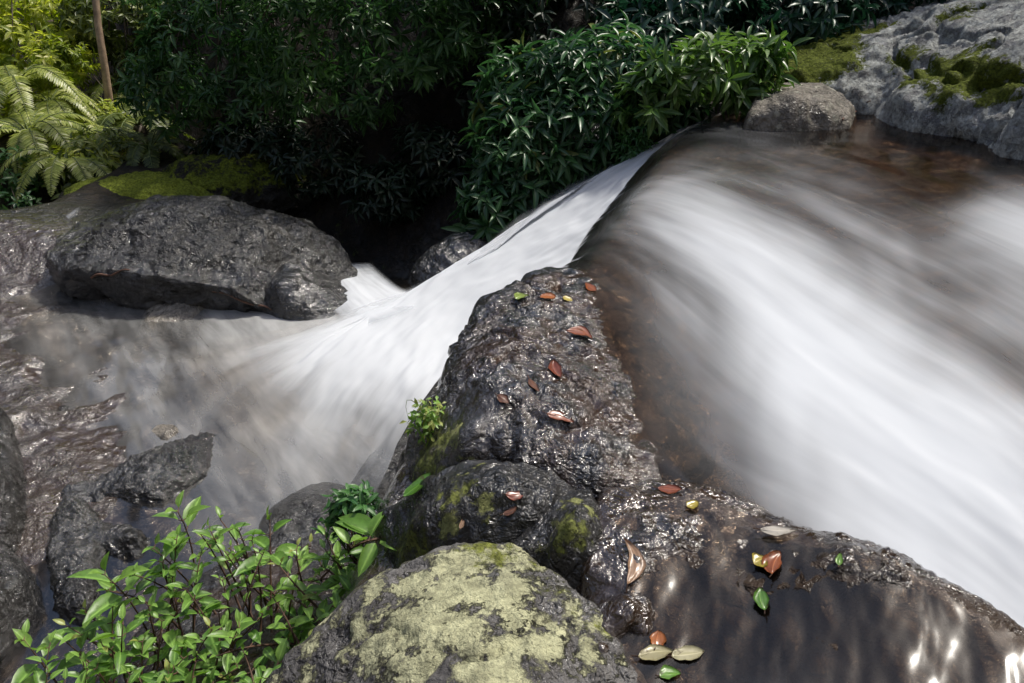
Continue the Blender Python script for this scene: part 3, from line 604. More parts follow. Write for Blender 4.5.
pf = [(0, 290, .25), (60, 330, .3), (0, 400, .2), (20, 480, .12), (100, 430, .3), (160, 380, .42), (230, 400, .5), (300, 350, .8), (200, 330, .5), (60, 560, .02), (200, 520, .3), (30, 620, 0), (250, 470, .45), (130, 520, .08), (330, 480, .5), (100, 350, .35), (400, 300, .8), (180, 560, .15), (30, 520, .05), (-200, 500, .1), (240, 350, .65)]  # pool foam; at left it also stands in for silvery sheen
PZ = RBF([p[:2] for p in pz], [p[2] for p in pz]); PF = RBF([P(a, b, -1.35)[:2] for a, b, c in pf], [c for a, b, c in pf])
sheet('pool_water', -6, .3, 2.0, 7.0, .025, PZ, lambda x, y: np.clip(PF(x, y) * .85 - .07, 0, 1), M['pool'], R(35), 1.0, .03, keep=lambda x, y: (edge_sd(x, y) < .1) & ((y < 6.05) | (x < -2.4)) & (y < 6.7))

# thin film on the brown slab
ol = np.array([P(*a) for a in ((615, 520, -.06), (690, 500, -.07), (790, 540, -.05), (835, 548, .0), (895, 568, .0), (955, 608, 0), (1035, 654, 0), (1140, 720, 0), (1140, 800, -.05), (600, 800, -.13), (590, 640, -.12), (620, 590, -.09))])
fz = [P(*a) for a in ((630, 520, -.055), (700, 515, -.05), (760, 545, -.04), (820, 540, -.005), (880, 560, .015), (960, 605, .02), (1060, 660, .02), (1140, 800, -.02), (860, 610, -.015), (950, 650, .0), (760, 590, -.06), (700, 600, -.083), (640, 600, -.092), (660, 640, -.108), (620, 640, -.115), (700, 680, -.11), (820, 690, -.065), (620, 780, -.13), (660, 560, -.07))]
ff = [(630, 520, .0), (760, 545, .0), (820, 540, .03), (880, 560, .0), (960, 605, .0), (860, 610, .0), (950, 650, .0), (940, 610, .06), (700, 610, .0), (640, 600, 0), (720, 670, .04), (820, 650, .0), (790, 695, .1), (980, 660, .02), (740, 620, .0), (900, 640, 0)]
FZ = RBF([p[:2] for p in fz], [p[2] + .012 for p in fz]); FF = RBF([P(a, b, -.05)[:2] for a, b, c in ff], [c for a, b, c in ff])
sheet('film_water', ol[:, 0].min(), ol[:, 0].max(), ol[:, 1].min(), ol[:, 1].max(), .012, FZ, lambda x, y: np.clip(FF(x, y), 0, 1), M['film'], R(-20), 2.2, .018, seed=3, keep=lambda x, y: sdf_poly(ol, x, y) > 0, ns=3)

# ------------------------------------------------------------------ plants
TB = BVHTree.FromPolygons(BVH_V[0].tolist(), BVH_F[:(len(tx) - 1) * (len(ty) - 1)])
def Qh(px, py, y, gap=.3):
    d = ray(px, py); p = TB.ray_cast(Vector((0, 0, CAM_H)), Vector(d))[0]
    return Q(px, py, min(y, p.y - gap)) if p is not None else Q(px, py, y)
def leaf_template(kind='lance', nseg=4, droop=.25, fold=.12):
    t = np.linspace(0, 1, nseg + 1)
    if kind == 'lance': wv = np.sin(np.pi * t ** .85) ** .8
    elif kind == 'oval': wv = np.sin(np.pi * np.clip(t, 0, 1) ** .75) ** .75
    else: wv = (1 - t) ** .6
    wv = wv * .5; wv[0] = .03; wv[-1] = .0
    v = []; rib = []
    for a, b in zip(t, wv):
        z = -droop * a * a
        v += [(a, b, z + fold * b), (a, 0, z), (a, -b, z + fold * b)]; rib += [0, 1, 0]
    f = []
    for i in range(nseg):
        for j in (0, 1):
            f.append((i * 3 + j, i * 3 + j + 1, i * 3 + j + 4, i * 3 + j + 3))
    return np.array(v), np.array(f), np.array(rib, float)
T_LANCE = leaf_template('lance', 4, .3, .25); T_OVAL = leaf_template('oval', 5, .22, .3); T_SMALL = leaf_template('lance', 2, .15, .25); T_PIN = leaf_template('pin', 2, .15, .1)

def scatter(name, T, pos, d, up, ln, wd, mat, parent, kindstuff=False, rnd=None, fade=None):
    tv, tf, tr = T; pos = np.asarray(pos, float); d = np.asarray(d, float); up = np.asarray(up, float); n = len(pos)
    d = d / (np.linalg.norm(d, axis=1)[:, None] + 1e-9); s = np.cross(up, d); s /= np.linalg.norm(s, axis=1)[:, None] + 1e-9; u = np.cross(d, s)
    ln = np.broadcast_to(ln, (n,)); wd = np.broadcast_to(wd, (n,))
    V = pos[:, None] + tv[None, :, 0:1] * (d * ln[:, None])[:, None] + tv[None, :, 1:2] * (s * wd[:, None])[:, None] + tv[None, :, 2:3] * (u * ln[:, None])[:, None]
    F = tf[None] + (np.arange(n) * len(tv))[:, None, None]
    if rnd is None: rnd = rng.random(n)
    o = mesh_obj(name, V.reshape(-1, 3), F.reshape(-1, 4), mat, parent=parent, attrs={'rnd': np.repeat(rnd, len(tv)), 'rib': np.tile(tr, n)})
    return o

def tube(paths, sides=6):
    """paths: list of (pts, radii) -> one mesh"""
    VV, FF, off = [], [], 0
    for pts, rad in paths:
        pts = np.asarray(pts, float); k = len(pts); rad = np.broadcast_to(rad, (k,))
        tg = np.gradient(pts, axis=0); tg /= np.linalg.norm(tg, axis=1)[:, None] + 1e-9
        ref = np.where(np.abs(tg[:, 2:3]) > .9, np.array([[1., 0, 0]]), np.array([[0, 0, 1.]]))
        a = np.cross(tg, ref); a /= np.linalg.norm(a, axis=1)[:, None]; b = np.cross(tg, a)
        th = np.linspace(0, 2 * np.pi, sides, endpoint=False)
        V = pts[:, None] + rad[:, None, None] * (np.cos(th)[None, :, None] * a[:, None] + np.sin(th)[None, :, None] * b[:, None])
        VV.append(V.reshape(-1, 3))
        for i in range(k - 1):
            for j in range(sides):
                FF.append((off + i * sides + j, off + i * sides + (j + 1) % sides, off + (i + 1) * sides + (j + 1) % sides, off + (i + 1) * sides + j))
        for e_ in (0, k - 1):
            c0 = off + e_ * sides
            for j in range(1, sides - 1): FF.append((c0, c0 + j, c0 + j + 1, c0 + j + 1))
        off += k * sides
    return np.vstack(VV), [q[:3] if q[2] == q[3] else q for q in FF]

def blob_points(blobs, n, inner=.0):
    """shoot tips over a union of ellipsoids; outward direction"""
    vol = np.array([b[1][0] * b[1][1] + b[1][1] * b[1][2] + b[1][0] * b[1][2] for b in blobs]); vol = vol / vol.sum()
    pos, out = [], []
    while len(pos) < n:
        i = rng.choice(len(blobs), p=vol); c, r = np.array(blobs[i][0]), np.array(blobs[i][1])
        d = rng.normal(size=3); d /= np.linalg.norm(d)
        p = c + d * r * (1 - abs(rng.normal()) * .16 - inner * rng.random())
        ok = all(np.sum(((p - np.array(b[0])) / np.array(b[1])) ** 2) > .55 for j, b in enumerate(blobs) if j != i)
        if ok: pos.append(p); nn = d / r; out.append(nn / np.linalg.norm(nn))
    return np.array(pos), np.array(out)

def limbs(base, tips, rad, k=6, sag=.1):
    paths = []
    for t in tips:
        base_ = np.asarray(base); m = (base_ + t) / 2 + np.array([rng.normal() * .08, rng.normal() * .08, sag])
        s = np.linspace(0, 1, k)[:, None]; pts = (1 - s) ** 2 * base_ + 2 * s * (1 - s) * m + s * s * t
        paths.append((pts, np.linspace(rad, rad * .25, k)))
    return paths

def bush(name, label, cat, base, blobs, nshoot, mat, leaf=(.16, .042), per=7, group=None, T=T_LANCE, spread=1.0, droop=.5, nlimb=10, limbrad=.02, inner=.0, barkm='bark', trunk=None, clump=True):
    root = thing(name, label, cat, base, group)
    pos, out = blob_points(blobs, nshoot, inner)
    # uneven outline: push shoots by low frequency noise
    nz = fbm(pos, 1.8, 3)[:, None]; pos = pos + out * nz * .35
    P_, D_, U_, L_, W_, R_ = [], [], [], [], [], []
    cl = fbm(pos + 9, 2.2, 2) * 1.2 + .5
    for p, o, c in zip(pos, out, cl):
        o = o + np.array([0, 0, .25]) + rng.normal(size=3) * .25; o /= np.linalg.norm(o)
        a = np.cross(o, [0, 0, 1.0]); a /= np.linalg.norm(a) + 1e-9; b = np.cross(o, a)
        ph = rng.random() * 6.28; sc_ = .75 + .5 * rng.random()
        for k in range(per):
            th = ph + k * 2.4; ang = R(35 + 55 * (k / per)) * spread
            d = o * math.cos(ang) + (a * math.cos(th) + b * math.sin(th)) * math.sin(ang) + np.array([0, 0, -droop * (.4 + .6 * rng.random())])
            P_.append(p - o * .012 * k + rng.normal(size=3) * .004); D_.append(d); U_.append(o + np.array([0, 0, .5]) + rng.normal(size=3) * .15)
            s = sc_ * (.8 + .4 * rng.random()); L_.append(leaf[0] * s); W_.append(leaf[1] * s); R_.append(np.clip(c + rng.normal() * .18, 0, 1))
    scatter('foliage', T, P_, D_, U_, np.array(L_), np.array(W_), mat, root, rnd=np.array(R_))
    tips = pos[rng.choice(len(pos), min(nlimb, len(pos)), replace=False)]
    if trunk is not None:
        tp = [(np.array(trunk[0]), trunk[1])]
        v, f = tube(tp, 9); mesh_obj('trunk', v, f, M[barkm], parent=root)
        start = np.array(trunk[0][-2])
    else: start = np.array(base, float)
    v, f = tube(limbs(start, tips, limbrad), 6); mesh_obj('branches' if trunk is not None else 'stems', v, f, M[barkm], parent=root)
    return root

# right bank bushes
G_B = 'bushes on the bank beyond the fall'
bush('bush', 'dense dark green bush of drooping glossy leaves hanging beside the white chute', 'bush', (1.0, 8.3, -.5),
     [(Q(560, 130, 7.4), (.66, .5, .55)), (Q(515, 170, 7.2), (.45, .45, .6)), (Q(600, 80, 7.6), (.8, .5, .42)), (Q(490, 215, 6.95), (.26, .35, .42)), (Q(650, 100, 7.5), (.45, .4, .38)), (Q(520, 100, 7.6), (.4, .4, .35))], 760, M['shrub'], leaf=(.165, .042), group=G_B, nlimb=30)
bush('bush', 'pale-leaved sprawling bush over the stream at the brink of the fall', 'bush', (2.2, 7.9, -.1),
     [(Q(690, 70, 7.2), (.45, .35, .28)), (Q(740, 60, 7.3), (.4, .35, .3)), (Q(650, 100, 7.1), (.25, .25, .22)), (Q(745, 92, 7.15), (.22, .2, .16))], 170, M['shrub_light'], leaf=(.17, .045), per=6, group=G_B, nlimb=40, limbrad=.012, inner=.3)
bush('bush', 'blue-green leafy bush behind the pale-leaved bush, under the top edge of the photo', 'bush', (2.6, 9.3, .2),
     [(Q(700, 22, 8.6), (.8, .5, .38)), (Q(800, 12, 9.0), (.7, .5, .35)), (Q(640, 40, 8.4), (.5, .5, .3)), (Q(760, -20, 9.4), (1.1, .6, .45))], 420, M['shrub_teal'], leaf=(.17, .05), group=G_B)
bush('bush', 'feathery light green trailing bush hanging down to the top of the white chute', 'bush', (1.25, 7.4, -.1),
     [(Q(640, 135, 7.0), (.16, .15, .22)), (Q(625, 152, 7.0), (.1, .1, .14))], 90, M['fine'], leaf=(.07, .02), per=8, T=T_SMALL, group=G_B, droop=.9, nlimb=25, limbrad=.006)
# overhanging trees in the middle
G_T = 'trees over the gorge'
bush('overhanging_tree', 'dark green tree hanging over the gorge at top centre', 'tree', (-1.0, 10.2, .6),
     [(Qh(330, 40, 8.6), (.8, .6, .5)), (Qh(400, 30, 8.4), (.75, .6, .48)), (Qh(360, 90, 8.5), (.45, .4, .3)), (Qh(300, 75, 8.8), (.5, .5, .35)), (Qh(370, -60, 8.9), (1.7, 1.1, .8)), (Qh(360, -60, 7.9), (1.4, .7, .4))], 820, M['canopy'], leaf=(.14, .036), per=8, group=G_T, nlimb=26,
     trunk=([(-1.0, 10.4, .4), (-1.05, 10.2, 1.5), (-1.2, 9.6, 2.4), (-1.3, 9.2, 2.8)], [.12, .1, .08, .05]))
bush('overhanging_tree', 'dark tree crown drooping at the top of the photo just left of the black gap', 'tree', (.2, 10.4, .8),
     [(Qh(470, 20, 8.8), (.55, .5, .38)), (Qh(440, 60, 8.7), (.35, .4, .25)), (Qh(480, -50, 9.2), (.9, .7, .6))], 300, M['canopy'], leaf=(.13, .034), per=8, group=G_T, nlimb=14,
     trunk=([(.2, 10.5, .6), (.1, 10.2, 1.4), (0, 9.7, 2.2), (-.1, 9.3, 2.5)], [.09, .08, .06, .04]))
bush('overhanging_tree', 'shaded blue-green tree between the tan trunk and the top centre', 'tree', (-3.2, 11.4, .8),
     [(Qh(210, 50, 9.6), (.85, .7, .6)), (Qh(250, 100, 9.3), (.6, .5, .45)), (Qh(170, 90, 9.9), (.6, .6, .5)), (Qh(200, -60, 10), (1.4, .8, .9)), (Qh(235, 20, 9.3), (.5, .5, .4))], 640, M['canopy'], leaf=(.13, .038), per=8, group=G_T, nlimb=26,
     trunk=([(-3.2, 11.5, .6), (-3.2, 11.2, 1.6), (-3.1, 10.8, 2.6), (-3.0, 10.4, 3.0)], [.14, .12, .09, .06]))
bush('overhanging_tree', 'nearly black tree crown added to blacken the gap between the drooping crown and the bank bushes', 'tree', (1.2, 12.2, 1.0),  # dark crown added so this gap reads black
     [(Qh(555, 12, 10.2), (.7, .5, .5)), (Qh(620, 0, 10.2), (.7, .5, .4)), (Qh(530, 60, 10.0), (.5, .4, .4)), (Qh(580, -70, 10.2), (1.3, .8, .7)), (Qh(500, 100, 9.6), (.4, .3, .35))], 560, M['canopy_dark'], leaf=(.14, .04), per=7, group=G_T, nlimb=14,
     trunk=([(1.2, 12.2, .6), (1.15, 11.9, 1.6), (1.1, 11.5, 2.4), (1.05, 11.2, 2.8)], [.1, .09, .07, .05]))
bush('bush', 'dim shrub behind the top corner of the grey bank boulder', 'bush', (5.2, 11.6, .9),
     [(Qh(880, -5, 10.6), (.8, .4, .3)), (Qh(940, -20, 11), (1.0, .4, .35)), (Qh(830, 5, 10), (.6, .4, .3))], 220, M['shrub_teal'], leaf=(.15, .045), group=G_B)
# dim understory
G_U = 'dim understory shrubs on the gorge wall'
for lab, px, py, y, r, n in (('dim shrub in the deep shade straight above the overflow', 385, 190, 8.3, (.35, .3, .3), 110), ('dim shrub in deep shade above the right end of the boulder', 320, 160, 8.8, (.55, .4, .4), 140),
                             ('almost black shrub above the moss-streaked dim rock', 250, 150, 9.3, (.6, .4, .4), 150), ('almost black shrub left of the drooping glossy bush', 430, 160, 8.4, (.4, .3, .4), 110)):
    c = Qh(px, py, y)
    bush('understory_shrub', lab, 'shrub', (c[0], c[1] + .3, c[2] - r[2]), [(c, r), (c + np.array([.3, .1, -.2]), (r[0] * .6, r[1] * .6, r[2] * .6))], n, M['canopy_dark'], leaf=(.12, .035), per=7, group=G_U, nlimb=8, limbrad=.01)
# sunlit left side
G_S = 'sunlit plants up the gorge on the left'
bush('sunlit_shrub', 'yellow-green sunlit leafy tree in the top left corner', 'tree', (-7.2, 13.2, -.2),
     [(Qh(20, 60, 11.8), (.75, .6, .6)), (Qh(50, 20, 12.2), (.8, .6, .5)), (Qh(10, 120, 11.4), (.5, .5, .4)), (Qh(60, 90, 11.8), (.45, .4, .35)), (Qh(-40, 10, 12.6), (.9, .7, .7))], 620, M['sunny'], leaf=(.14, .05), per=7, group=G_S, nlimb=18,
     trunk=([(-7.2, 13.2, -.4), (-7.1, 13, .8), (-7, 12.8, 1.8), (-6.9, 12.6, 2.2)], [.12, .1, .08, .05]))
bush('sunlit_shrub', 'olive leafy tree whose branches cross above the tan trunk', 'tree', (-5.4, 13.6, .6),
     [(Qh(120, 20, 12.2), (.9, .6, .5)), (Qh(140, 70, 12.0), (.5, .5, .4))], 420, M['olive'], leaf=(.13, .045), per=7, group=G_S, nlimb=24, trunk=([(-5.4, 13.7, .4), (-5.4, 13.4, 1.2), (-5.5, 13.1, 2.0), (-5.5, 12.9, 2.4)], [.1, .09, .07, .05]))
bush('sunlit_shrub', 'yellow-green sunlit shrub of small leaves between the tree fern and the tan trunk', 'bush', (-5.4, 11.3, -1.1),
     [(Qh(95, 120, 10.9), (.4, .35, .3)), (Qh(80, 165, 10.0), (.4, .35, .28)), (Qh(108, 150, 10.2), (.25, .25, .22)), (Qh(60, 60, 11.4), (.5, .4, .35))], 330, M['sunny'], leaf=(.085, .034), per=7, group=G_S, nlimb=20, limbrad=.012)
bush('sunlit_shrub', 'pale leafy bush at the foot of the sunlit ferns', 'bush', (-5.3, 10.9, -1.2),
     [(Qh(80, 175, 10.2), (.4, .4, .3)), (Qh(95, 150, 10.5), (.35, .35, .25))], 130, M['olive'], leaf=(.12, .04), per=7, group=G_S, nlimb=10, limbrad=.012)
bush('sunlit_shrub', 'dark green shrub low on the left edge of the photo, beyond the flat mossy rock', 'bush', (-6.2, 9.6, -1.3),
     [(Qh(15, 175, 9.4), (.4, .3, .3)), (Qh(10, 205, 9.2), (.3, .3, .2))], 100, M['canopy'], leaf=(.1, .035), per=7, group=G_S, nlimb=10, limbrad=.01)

def fern(name, label, base, nf, length, mat, rise=.55, group=None, trunk=0.0, az=(0, 6.28), pin=.16, seed=0, wdt=.03):
    root = thing(name, label, 'fern', base, group)
    base = np.array(base, float)
    crown = base + np.array([0, 0, trunk])
    rach = []; Pp, Dd, Uu, Ll = [], [], [], []
    for k in range(nf):
        a = az[0] + (az[1] - az[0]) * (k + rng.random() * .6) / nf; h = np.array([math.cos(a), math.sin(a), 0]); Lf = length * (.8 + .35 * rng.random()); rs = rise * (.7 + .7 * rng.random())
        s = np.linspace(0, 1, 26)[:, None]; pts = crown + h * Lf * s + np.array([0, 0, 1.0]) * Lf * (rs * s * 1.7 - (rs + .45) * 1.25 * s * s)
        rach.append((pts, np.linspace(.012, .003, 26)))
        tg = np.gradient(pts, axis=0); tg /= np.linalg.norm(tg, axis=1)[:, None]
        side = np.cross(tg, [0, 0, 1.0]); side /= np.linalg.norm(side, axis=1)[:, None]; upv = np.cross(side, tg)
        for i in np.linspace(3, 25, 44):
            j = int(i); fr = i - j; p = pts[j] * (1 - fr) + pts[min(j + 1, 25)] * fr; t = i / 25
            pl = pin * length * math.sin(math.pi * min(1, t * .9 + .1)) ** .7 + .015
            for sg in (-1, 1):
                Pp.append(p); Dd.append(side[j] * sg + tg[j] * .45 + rng.normal(size=3) * .07 + np.array([0, 0, -.12])); Uu.append(upv[j]); Ll.append(pl)
    v, f = tube(rach, 5); mesh_obj('rachises', v, f, M['greenstem'], parent=root)
    scatter('fronds', T_PIN, Pp, Dd, Uu, np.array(Ll), np.full(len(Ll), wdt * 1.5), mat, root)
    if trunk:
        v, f = tube([(np.array([base, base + [0, .02, trunk * .5], crown]), [.09, .075, .07])], 9); mesh_obj('trunk', v, f, M['bark'], parent=root)
    return root
G_F = 'ferns up the gorge'
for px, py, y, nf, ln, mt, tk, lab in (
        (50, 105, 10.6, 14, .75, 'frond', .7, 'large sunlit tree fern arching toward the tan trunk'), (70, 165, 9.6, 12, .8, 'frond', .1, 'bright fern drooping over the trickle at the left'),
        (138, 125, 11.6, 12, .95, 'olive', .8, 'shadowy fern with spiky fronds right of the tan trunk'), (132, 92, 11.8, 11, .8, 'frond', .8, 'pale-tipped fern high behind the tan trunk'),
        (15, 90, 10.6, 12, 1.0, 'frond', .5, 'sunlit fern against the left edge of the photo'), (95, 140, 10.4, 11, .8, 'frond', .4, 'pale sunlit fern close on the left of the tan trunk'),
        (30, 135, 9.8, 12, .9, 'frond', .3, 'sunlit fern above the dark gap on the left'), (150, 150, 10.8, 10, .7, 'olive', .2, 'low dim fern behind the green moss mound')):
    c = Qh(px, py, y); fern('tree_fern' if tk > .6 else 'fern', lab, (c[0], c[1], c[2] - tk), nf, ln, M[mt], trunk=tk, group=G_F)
root = thing('bare_tree', 'slim tan tree trunk leaning among the sunlit ferns', 'tree', Qh(118, 165, 11.2))
v, f = tube([(np.array([Q(126, 235, 11.0), Q(119, 170, 11.1), Q(112, 120, 11.2), Q(105, 70, 11.2), Q(98, 25, 11.3), Q(92, -40, 11.5), Q(88, -120, 11.7)]), [.062, .058, .054, .05, .046, .042, .04])], 10); mesh_obj('trunk', v, f, M['trunk'], parent=root)
tips = [Qh(60, -130, 11.6), Qh(120, -150, 11.9), Qh(90, -190, 11.7)]
v, f = tube(limbs(Qh(88, -118, 11.7), tips, .035), 6); mesh_obj('branches', v, f, M['trunk'], parent=root)
pos, out = blob_points([(Qh(90, -180, 11.7), (.9, .8, .5))], 120)
scatter('foliage', T_LANCE, pos, out + rng.normal(size=pos.shape) * .4, np.tile([0, 0, 1.], (len(pos), 1)), .16, .05, M['olive'], root)

# ------------------------------------------------------------------ resting things: find the surface under a pixel ray
BV = BVHTree.FromPolygons(np.vstack(BVH_V).tolist(), BVH_F)
def hit(px, py):
    d = ray(px, py); d /= np.linalg.norm(d)
    p, n, i, dist = BV.ray_cast(Vector((0, 0, CAM_H)), Vector(d))
    return np.array(p), np.array(n if n.dot(Vector(d)) < 0 else -n)
def ground_at(x, y, z0=3):
    p, n, i, dist = BV.ray_cast(Vector((x, y, z0)), Vector((0, 0, -1)))
    return np.array(p)

# leafy seedlings in the lower left
def seedling(px, py, y, h, npair, label, group, mat=None, ll=.115, lean=None, T=T_OVAL):
    top = Q(px, py, y); lean = rng.normal(size=2) * .12 if lean is None else np.array(lean)
    b = np.array([top[0] - lean[0], top[1] - lean[1], 0]); g = ground_at(b[0], b[1]); bz = min(g[2], top[2] - h * .5)
    bz = max(bz, top[2] - h); base = np.array([b[0], b[1], g[2] - .01 if g is not None else bz])
    root = thing('seedling', label, 'plant', base, group)
    s = np.linspace(0, 1, 9)[:, None]; mid = base * .5 + top * .5 + np.array([rng.normal() * .04, rng.normal() * .04, .05])
    pts = (1 - s) ** 2 * base + 2 * s * (1 - s) * mid + s * s * top
    paths = [(pts, np.linspace(.0055, .002, 9))]
    ax = rng.random() * 3.14; Pp, Dd, Uu, Ll, Rr = [], [], [], [], []
    stl = np.linalg.norm(top - base); tone = rng.random() * .5
    for k in range(npair):
        back = k * .055 * (1 + .3 * rng.random()); t = max(0.05, 1 - back / stl); i = min(int(t * 8), 7); fr = t * 8 - i
        p = pts[i] * (1 - fr) + pts[i + 1] * fr
        a0 = ax + (k % 2) * 1.57 + rng.normal() * .2; sz = ll * (.55 + .6 * min(1, k / 2)) * (.8 + .4 * rng.random())
        for sg in (0, math.pi):
            el = R(48 - 16 * min(k, 3)) + rng.normal() * .22
            d = np.array([math.cos(a0 + sg) * math.cos(el), math.sin(a0 + sg) * math.cos(el), math.sin(el)])
            q = p + d * .018; paths.append((np.array([p, q]), .002)); Pp.append(q); Dd.append(d); Uu.append(np.array([0, 0, 1.]) + rng.normal(size=3) * .2); Ll.append(sz * (.85 + .3 * rng.random())); Rr.append(np.clip(tone + rng.random() * .5 + (.2 if k == 0 else 0), 0, 1))
    v, f = tube(paths, 5); mesh_obj('stem', v, f, M['stem'], parent=root)
    Ll = np.array(Ll); scatter('foliage', T, Pp, Dd, Uu, Ll, Ll * .43, mat or M['seedling'], root, rnd=np.array(Rr))
    return root
G_P = 'leafy seedlings by the lower stream'
seedling(178, 512, 2.45, .5, 4, 'tallest bright green seedling standing against the grey pool', G_P, lean=(.05, .02))
seedling(24, 640, 2.1, .35, 4, 'bright green seedling farthest left, out over the brown water', G_P, lean=(-.12, .02))
seedling(105, 575, 2.25, .4, 3, 'seedling with two large cupped leaves beside the hook-shaped rock', G_P, ll=.15, lean=(-.1, 0))
seedling(270, 522, 2.45, .4, 4, 'seedling overlapping the low smooth rock under white water', G_P)
seedling(352, 548, 2.1, .35, 5, 'broad-leaved seedling against the flank of the mossy rock', G_P, ll=.13)
prand = random.Random(5)
cnt = 0
for px, py in [(150, 545), (205, 540), (235, 550), (300, 545), (330, 530), (180, 575), (215, 580), (250, 580), (285, 570), (320, 565), (345, 585), (120, 600), (150, 605), (190, 610), (225, 615), (262, 612), (300, 605), (330, 615), (85, 615), (65, 640),
               (110, 640), (145, 645), (180, 645), (215, 650), (250, 650), (285, 645), (310, 645), (50, 665), (90, 672), (130, 680), (165, 678), (205, 684), (240, 682), (272, 678), (30, 690), (70, 700), (200, 560), (270, 595), (238, 530), (305, 585), (160, 625), (240, 630), (220, 555), (260, 560), (318, 548), (340, 560), (190, 590), (300, 628), (125, 625), (85, 655), (205, 630), (275, 620), (180, 660), (230, 668), (140, 662), (340, 605), (362, 575), (228, 520), (252, 535), (330, 550), (165, 560), (135, 570), (110, 590), (70, 625), (45, 650), (100, 665), (155, 690), (195, 668), (262, 690), (290, 665), (225, 690), (120, 690), (60, 690), (212, 535), (345, 565), (175, 540)]:
    yy = 2.42 - (py - 530) / 150 * .5 + prand.uniform(-.06, .06)
    seedling(px + prand.uniform(-8, 8), py + prand.uniform(-6, 6), yy, .35, prand.choice((3, 4, 4, 5)), 'leafy green seedling crowded inside the patch above the dark bank rock', 'crowded seedlings in the patch', ll=prand.uniform(.055, .095))
c = Q(352, 505, 2.35)
bush('dark_bush', 'small dark bush with fine leaves at the foot of the mossy rock', 'bush', ground_at(c[0], c[1]), [(c, (.11, .1, .07)), (c + np.array([-.06, 0, -.06]), (.09, .08, .06))], 60, M['fine'], leaf=(.045, .016), per=7, T=T_LANCE, nlimb=20, limbrad=.004, barkm='stem')
p, n = hit(432, 420)
bush('moss_tuft', 'tiny bright green tuft growing on the left flank of the ledge', 'plant', p, [(p + np.array([-.01, -.02, .02]), (.035, .03, .045))], 50, M['seedling'], leaf=(.025, .012), per=6, T=T_SMALL, nlimb=6, limbrad=.002, barkm='greenstem')

# fallen leaves
LM = {}
def fl_mat(key, c1, c2, rough=.4):
    if key not in LM: LM[key] = leaf_mat('fallen_leaf_' + key, c1, c2, rough=.28, trans=.1, spot=.75)
    return LM[key]
DULL = .6
LC = {'tan': ((.36, .2, .12), (.5, .32, .2)), 'orange': ((.36, .1, .03), (.5, .17, .05)), 'red': ((.26, .07, .04), (.4, .14, .08)), 'brown': ((.12, .05, .03), (.22, .1, .06)), 'cream': ((.5, .45, .25), (.62, .58, .36)),
      'pale': ((.55, .5, .42), (.7, .66, .58)), 'green': ((.1, .25, .03), (.2, .4, .06)), 'yellow': ((.5, .4, .06), (.65, .52, .12)), 'lime': ((.3, .42, .08), (.45, .55, .15))}
def fallen(px, py, lenpx, widpx, ang, colr, label, curl=.15, lift=.004, tilt=0.0):
    p, n = hit(px, py); n = n * .5 + np.array([0, -.05, .6]); n /= np.linalg.norm(n)
    depth = p[1] * cp + (CAM_H - p[2]) * sp; s = depth / FPX
    r_ = np.array([1., 0, 0]); r_ -= n * (r_ @ n); r_ /= np.linalg.norm(r_); b = np.cross(n, r_)
    # direction given as it looks: foreshortening along b undone with the ground angle
    view = p - np.array([0, 0, CAM_H]); view /= np.linalg.norm(view); fs = max(.35, abs(view @ n))
    d = r_ * math.cos(ang) + b * math.sin(ang) / fs; k = np.linalg.norm(d); d /= k
    L, W = lenpx * s * k, widpx * s / max(.5, (fs if abs(math.cos(ang)) > .7 else 1))
    nu, nv = 13, 7; t = np.linspace(0, 1, nu); wv = np.sin(np.pi * t ** .85) ** .75 * .5; wv[0] = wv[-1] = 0.012
    side = np.cross(n, d); V = []; rib = []
    bend = rng.normal() * .09; wob1, wob2 = rng.random(2) * 6; asym = rng.normal() * .12; tw = rng.normal() * .35; curl = curl * (.5 + 1.2 * rng.random())
    for i in range(nu):
        for j in range(nv):
            q = (j / (nv - 1) - .5) * 2
            z = lift + abs(q) * wv[i] * W * curl * 1.4 + curl * .35 * L * (t[i] - .5) ** 2 + .02 * L * math.sin(5 * t[i] + 3 * q)
            z = max(.001, z + tw * q * wv[i] * W * (t[i] - .5)); eg = 1 + asym * q + .1 * abs(q) * math.sin(9 * t[i] + wob1) + .06 * math.sin(21 * t[i] + wob2)
            V.append(p + d * L * (t[i] - .5) + side * (q * wv[i] * W * eg + bend * L * (1 - 4 * (t[i] - .5) ** 2)) + n * z); rib.append(max(0, 1 - abs(q) * 2.2))
    V = np.array(V); F = grid_faces(nu, nv)
    # underside 1.2 mm below, closed rim
    N = len(V); V2 = V - n * .0012; rim = [i * nv for i in range(nu)] + [(nu - 1) * nv + j for j in range(1, nv)] + [i * nv + nv - 1 for i in range(nu - 2, -1, -1)] + [j for j in range(nv - 2, 0, -1)]
    F2 = F[:, ::-1] + N; F3 = np.array([(a, b2, b2 + N, a + N) for a, b2 in zip(rim, rim[1:] + rim[:1])])
    VV = np.vstack([V, V2]); root = thing('fallen_leaf', label, 'leaf', p, 'fallen leaves on the rocks')
    blade = mesh_obj('blade', VV, np.vstack([F, F2, F3]), fl_mat(colr, *[tuple(x * DULL for x in c_) for c_ in LC[colr]]), parent=root, attrs={'rnd': np.full(2 * N, rng.random()), 'rib': np.array(rib + rib)})
    st = p + d * L * -.5; e = st - d * L * .18 + side * L * .03
    v, f = tube([(np.array([st + n * (lift + curl * .09 * L), e + n * (lift + .004)]), .0018)], 5); mesh_obj('stalk', v, f, M['stem'], parent=root)
    return root
a = math.pi / 2
fallen(625, 562, 44, 16, a - .05, 'tan', 'upright tan pointed leaf on the wet slab beside the moss wedge')
fallen(418, 486, 30, 10, .45, 'green', 'green leaf lying on the rounded mossy rock')
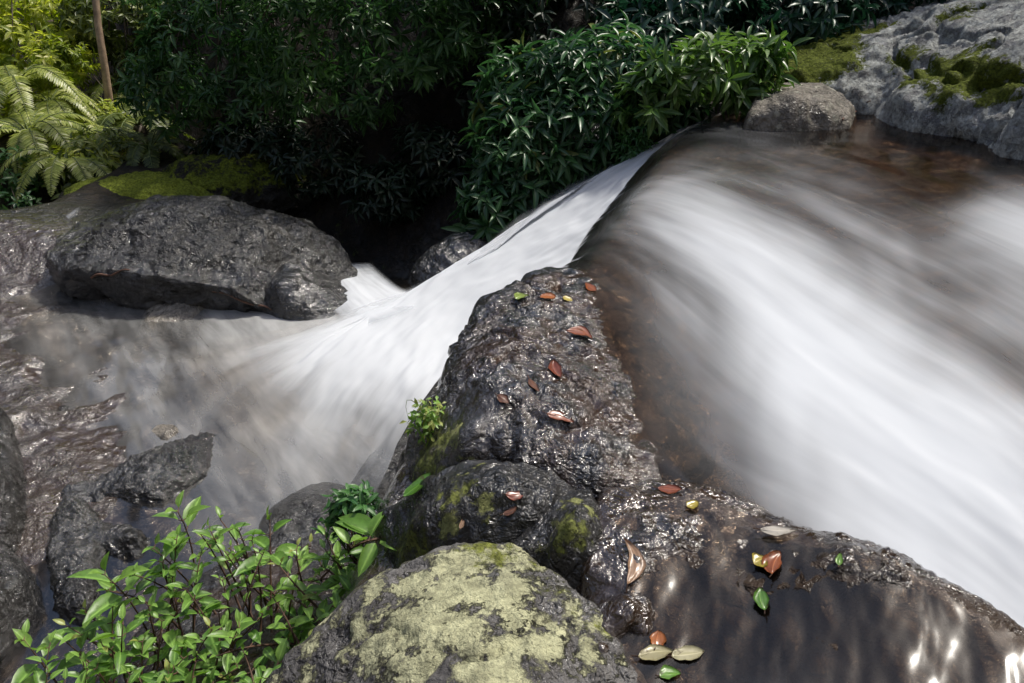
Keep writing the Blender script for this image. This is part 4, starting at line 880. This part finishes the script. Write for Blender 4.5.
fallen(656, 655, 36, 14, .1, 'cream', 'cream leaf lying over the puddle at the bottom, left half of the pair')
fallen(688, 655, 34, 14, .12, 'cream', 'cream leaf lying over the puddle at the bottom, right half of the pair')
fallen(657, 640, 17, 16, 1.2, 'orange', 'small round orange-brown leaf just above the cream pair')
fallen(670, 676, 22, 12, .1, 'green', 'green leaf cut by the bottom edge, below the cream pair')
fallen(760, 564, 15, 14, .3, 'yellow', 'small yellow leaf touching the red-orange leaf on the brown slab', lift=.012)
fallen(776, 566, 26, 18, .9, 'orange', 'red-orange rounded leaf beside the small yellow one on the brown slab', lift=.012)
fallen(762, 602, 22, 14, 1.4, 'green', 'small oval green leaf lying in the running film, below the red-orange leaf', lift=.012)
fallen(779, 533, 36, 9, -.12, 'pale', 'long pale whitish leaf near the crest of the brown slab', lift=.012)
fallen(840, 562, 13, 7, 1.1, 'green', 'tiny green leaf stuck on the crest of the brown slab', lift=.012)
fallen(670, 491, 24, 9, -.1, 'red', 'red-brown leaf at the top end of the brown slab', lift=.01)
fallen(692, 506, 13, 8, .4, 'yellow', 'small dull yellow leaf in the dark film below the red-brown leaf', lift=.008)
fallen(591, 289, 12, 9, 2.3, 'orange', 'small orange leaf in the shallows near the brink', lift=.012)
fallen(579, 337, 26, 9, -.25, 'red', 'rust leaf lying where the ledge dips under the stream', lift=.012)
fallen(557, 370, 18, 12, a + .3, 'red', 'curled rust leaf on the wet ledge below the one dipping under the stream', curl=.4)
fallen(534, 386, 16, 7, -.9, 'brown', 'narrow brown leaf on the ledge left of the curled rust leaf')
fallen(560, 419, 28, 9, -.2, 'red', 'reddish-brown long leaf in the middle of the ledge')
fallen(515, 494, 20, 9, .2, 'red', 'small red-brown leaf on top of the mossy rock')
fallen(510, 511, 16, 6, .5, 'brown', 'dark brown sliver of leaf between the mossy rock and the moss wedge')
fallen(522, 299, 14, 7, .2, 'lime', 'small lime green leaf on the ledge by the brink', lift=.01)
fallen(548, 299, 16, 7, .1, 'orange', 'small tan-orange leaf next to the lime green one by the brink', lift=.01)
fallen(567, 301, 10, 5, -.2, 'yellow', 'tiny yellow leaf in the shallows right of the lime green leaf', lift=.012)
fallen(503, 400, 15, 8, -.6, 'brown', 'dark wet leaf on the left half of the ledge')
fallen(462, 524, 10, 5, 1.3, 'tan', 'tiny tan leaf between the mossy rock and the lichen rock')

def stick(label, pts, rad):
    pts = [hit(*a)[0] + np.array([0, 0, .02]) for a in pts]; pts = catmull(np.array(pts), 12); pts[:, 2] += .015 * np.sin(np.linspace(0, 9, 12))
    root_v, root_f = tube([(pts, np.linspace(rad, rad * .5, 12))], 6)
    o = mesh_obj('twig', root_v, root_f, M['twig'], loc=pts[0]); tag(o, label, 'twig', 'twigs on the lower rocks')
stick('red-brown twig lying in front of the big boulder, right of the pale-topped rock', [(213, 293), (235, 300), (258, 307), (272, 313)], .012)
stick('short dark twig at the left foot of the big boulder', [(92, 280), (110, 276), (130, 273)], .01)
stick('thin twig between the two rocks on the far bank waterline', [(842, 122), (856, 112), (870, 104)], .008)
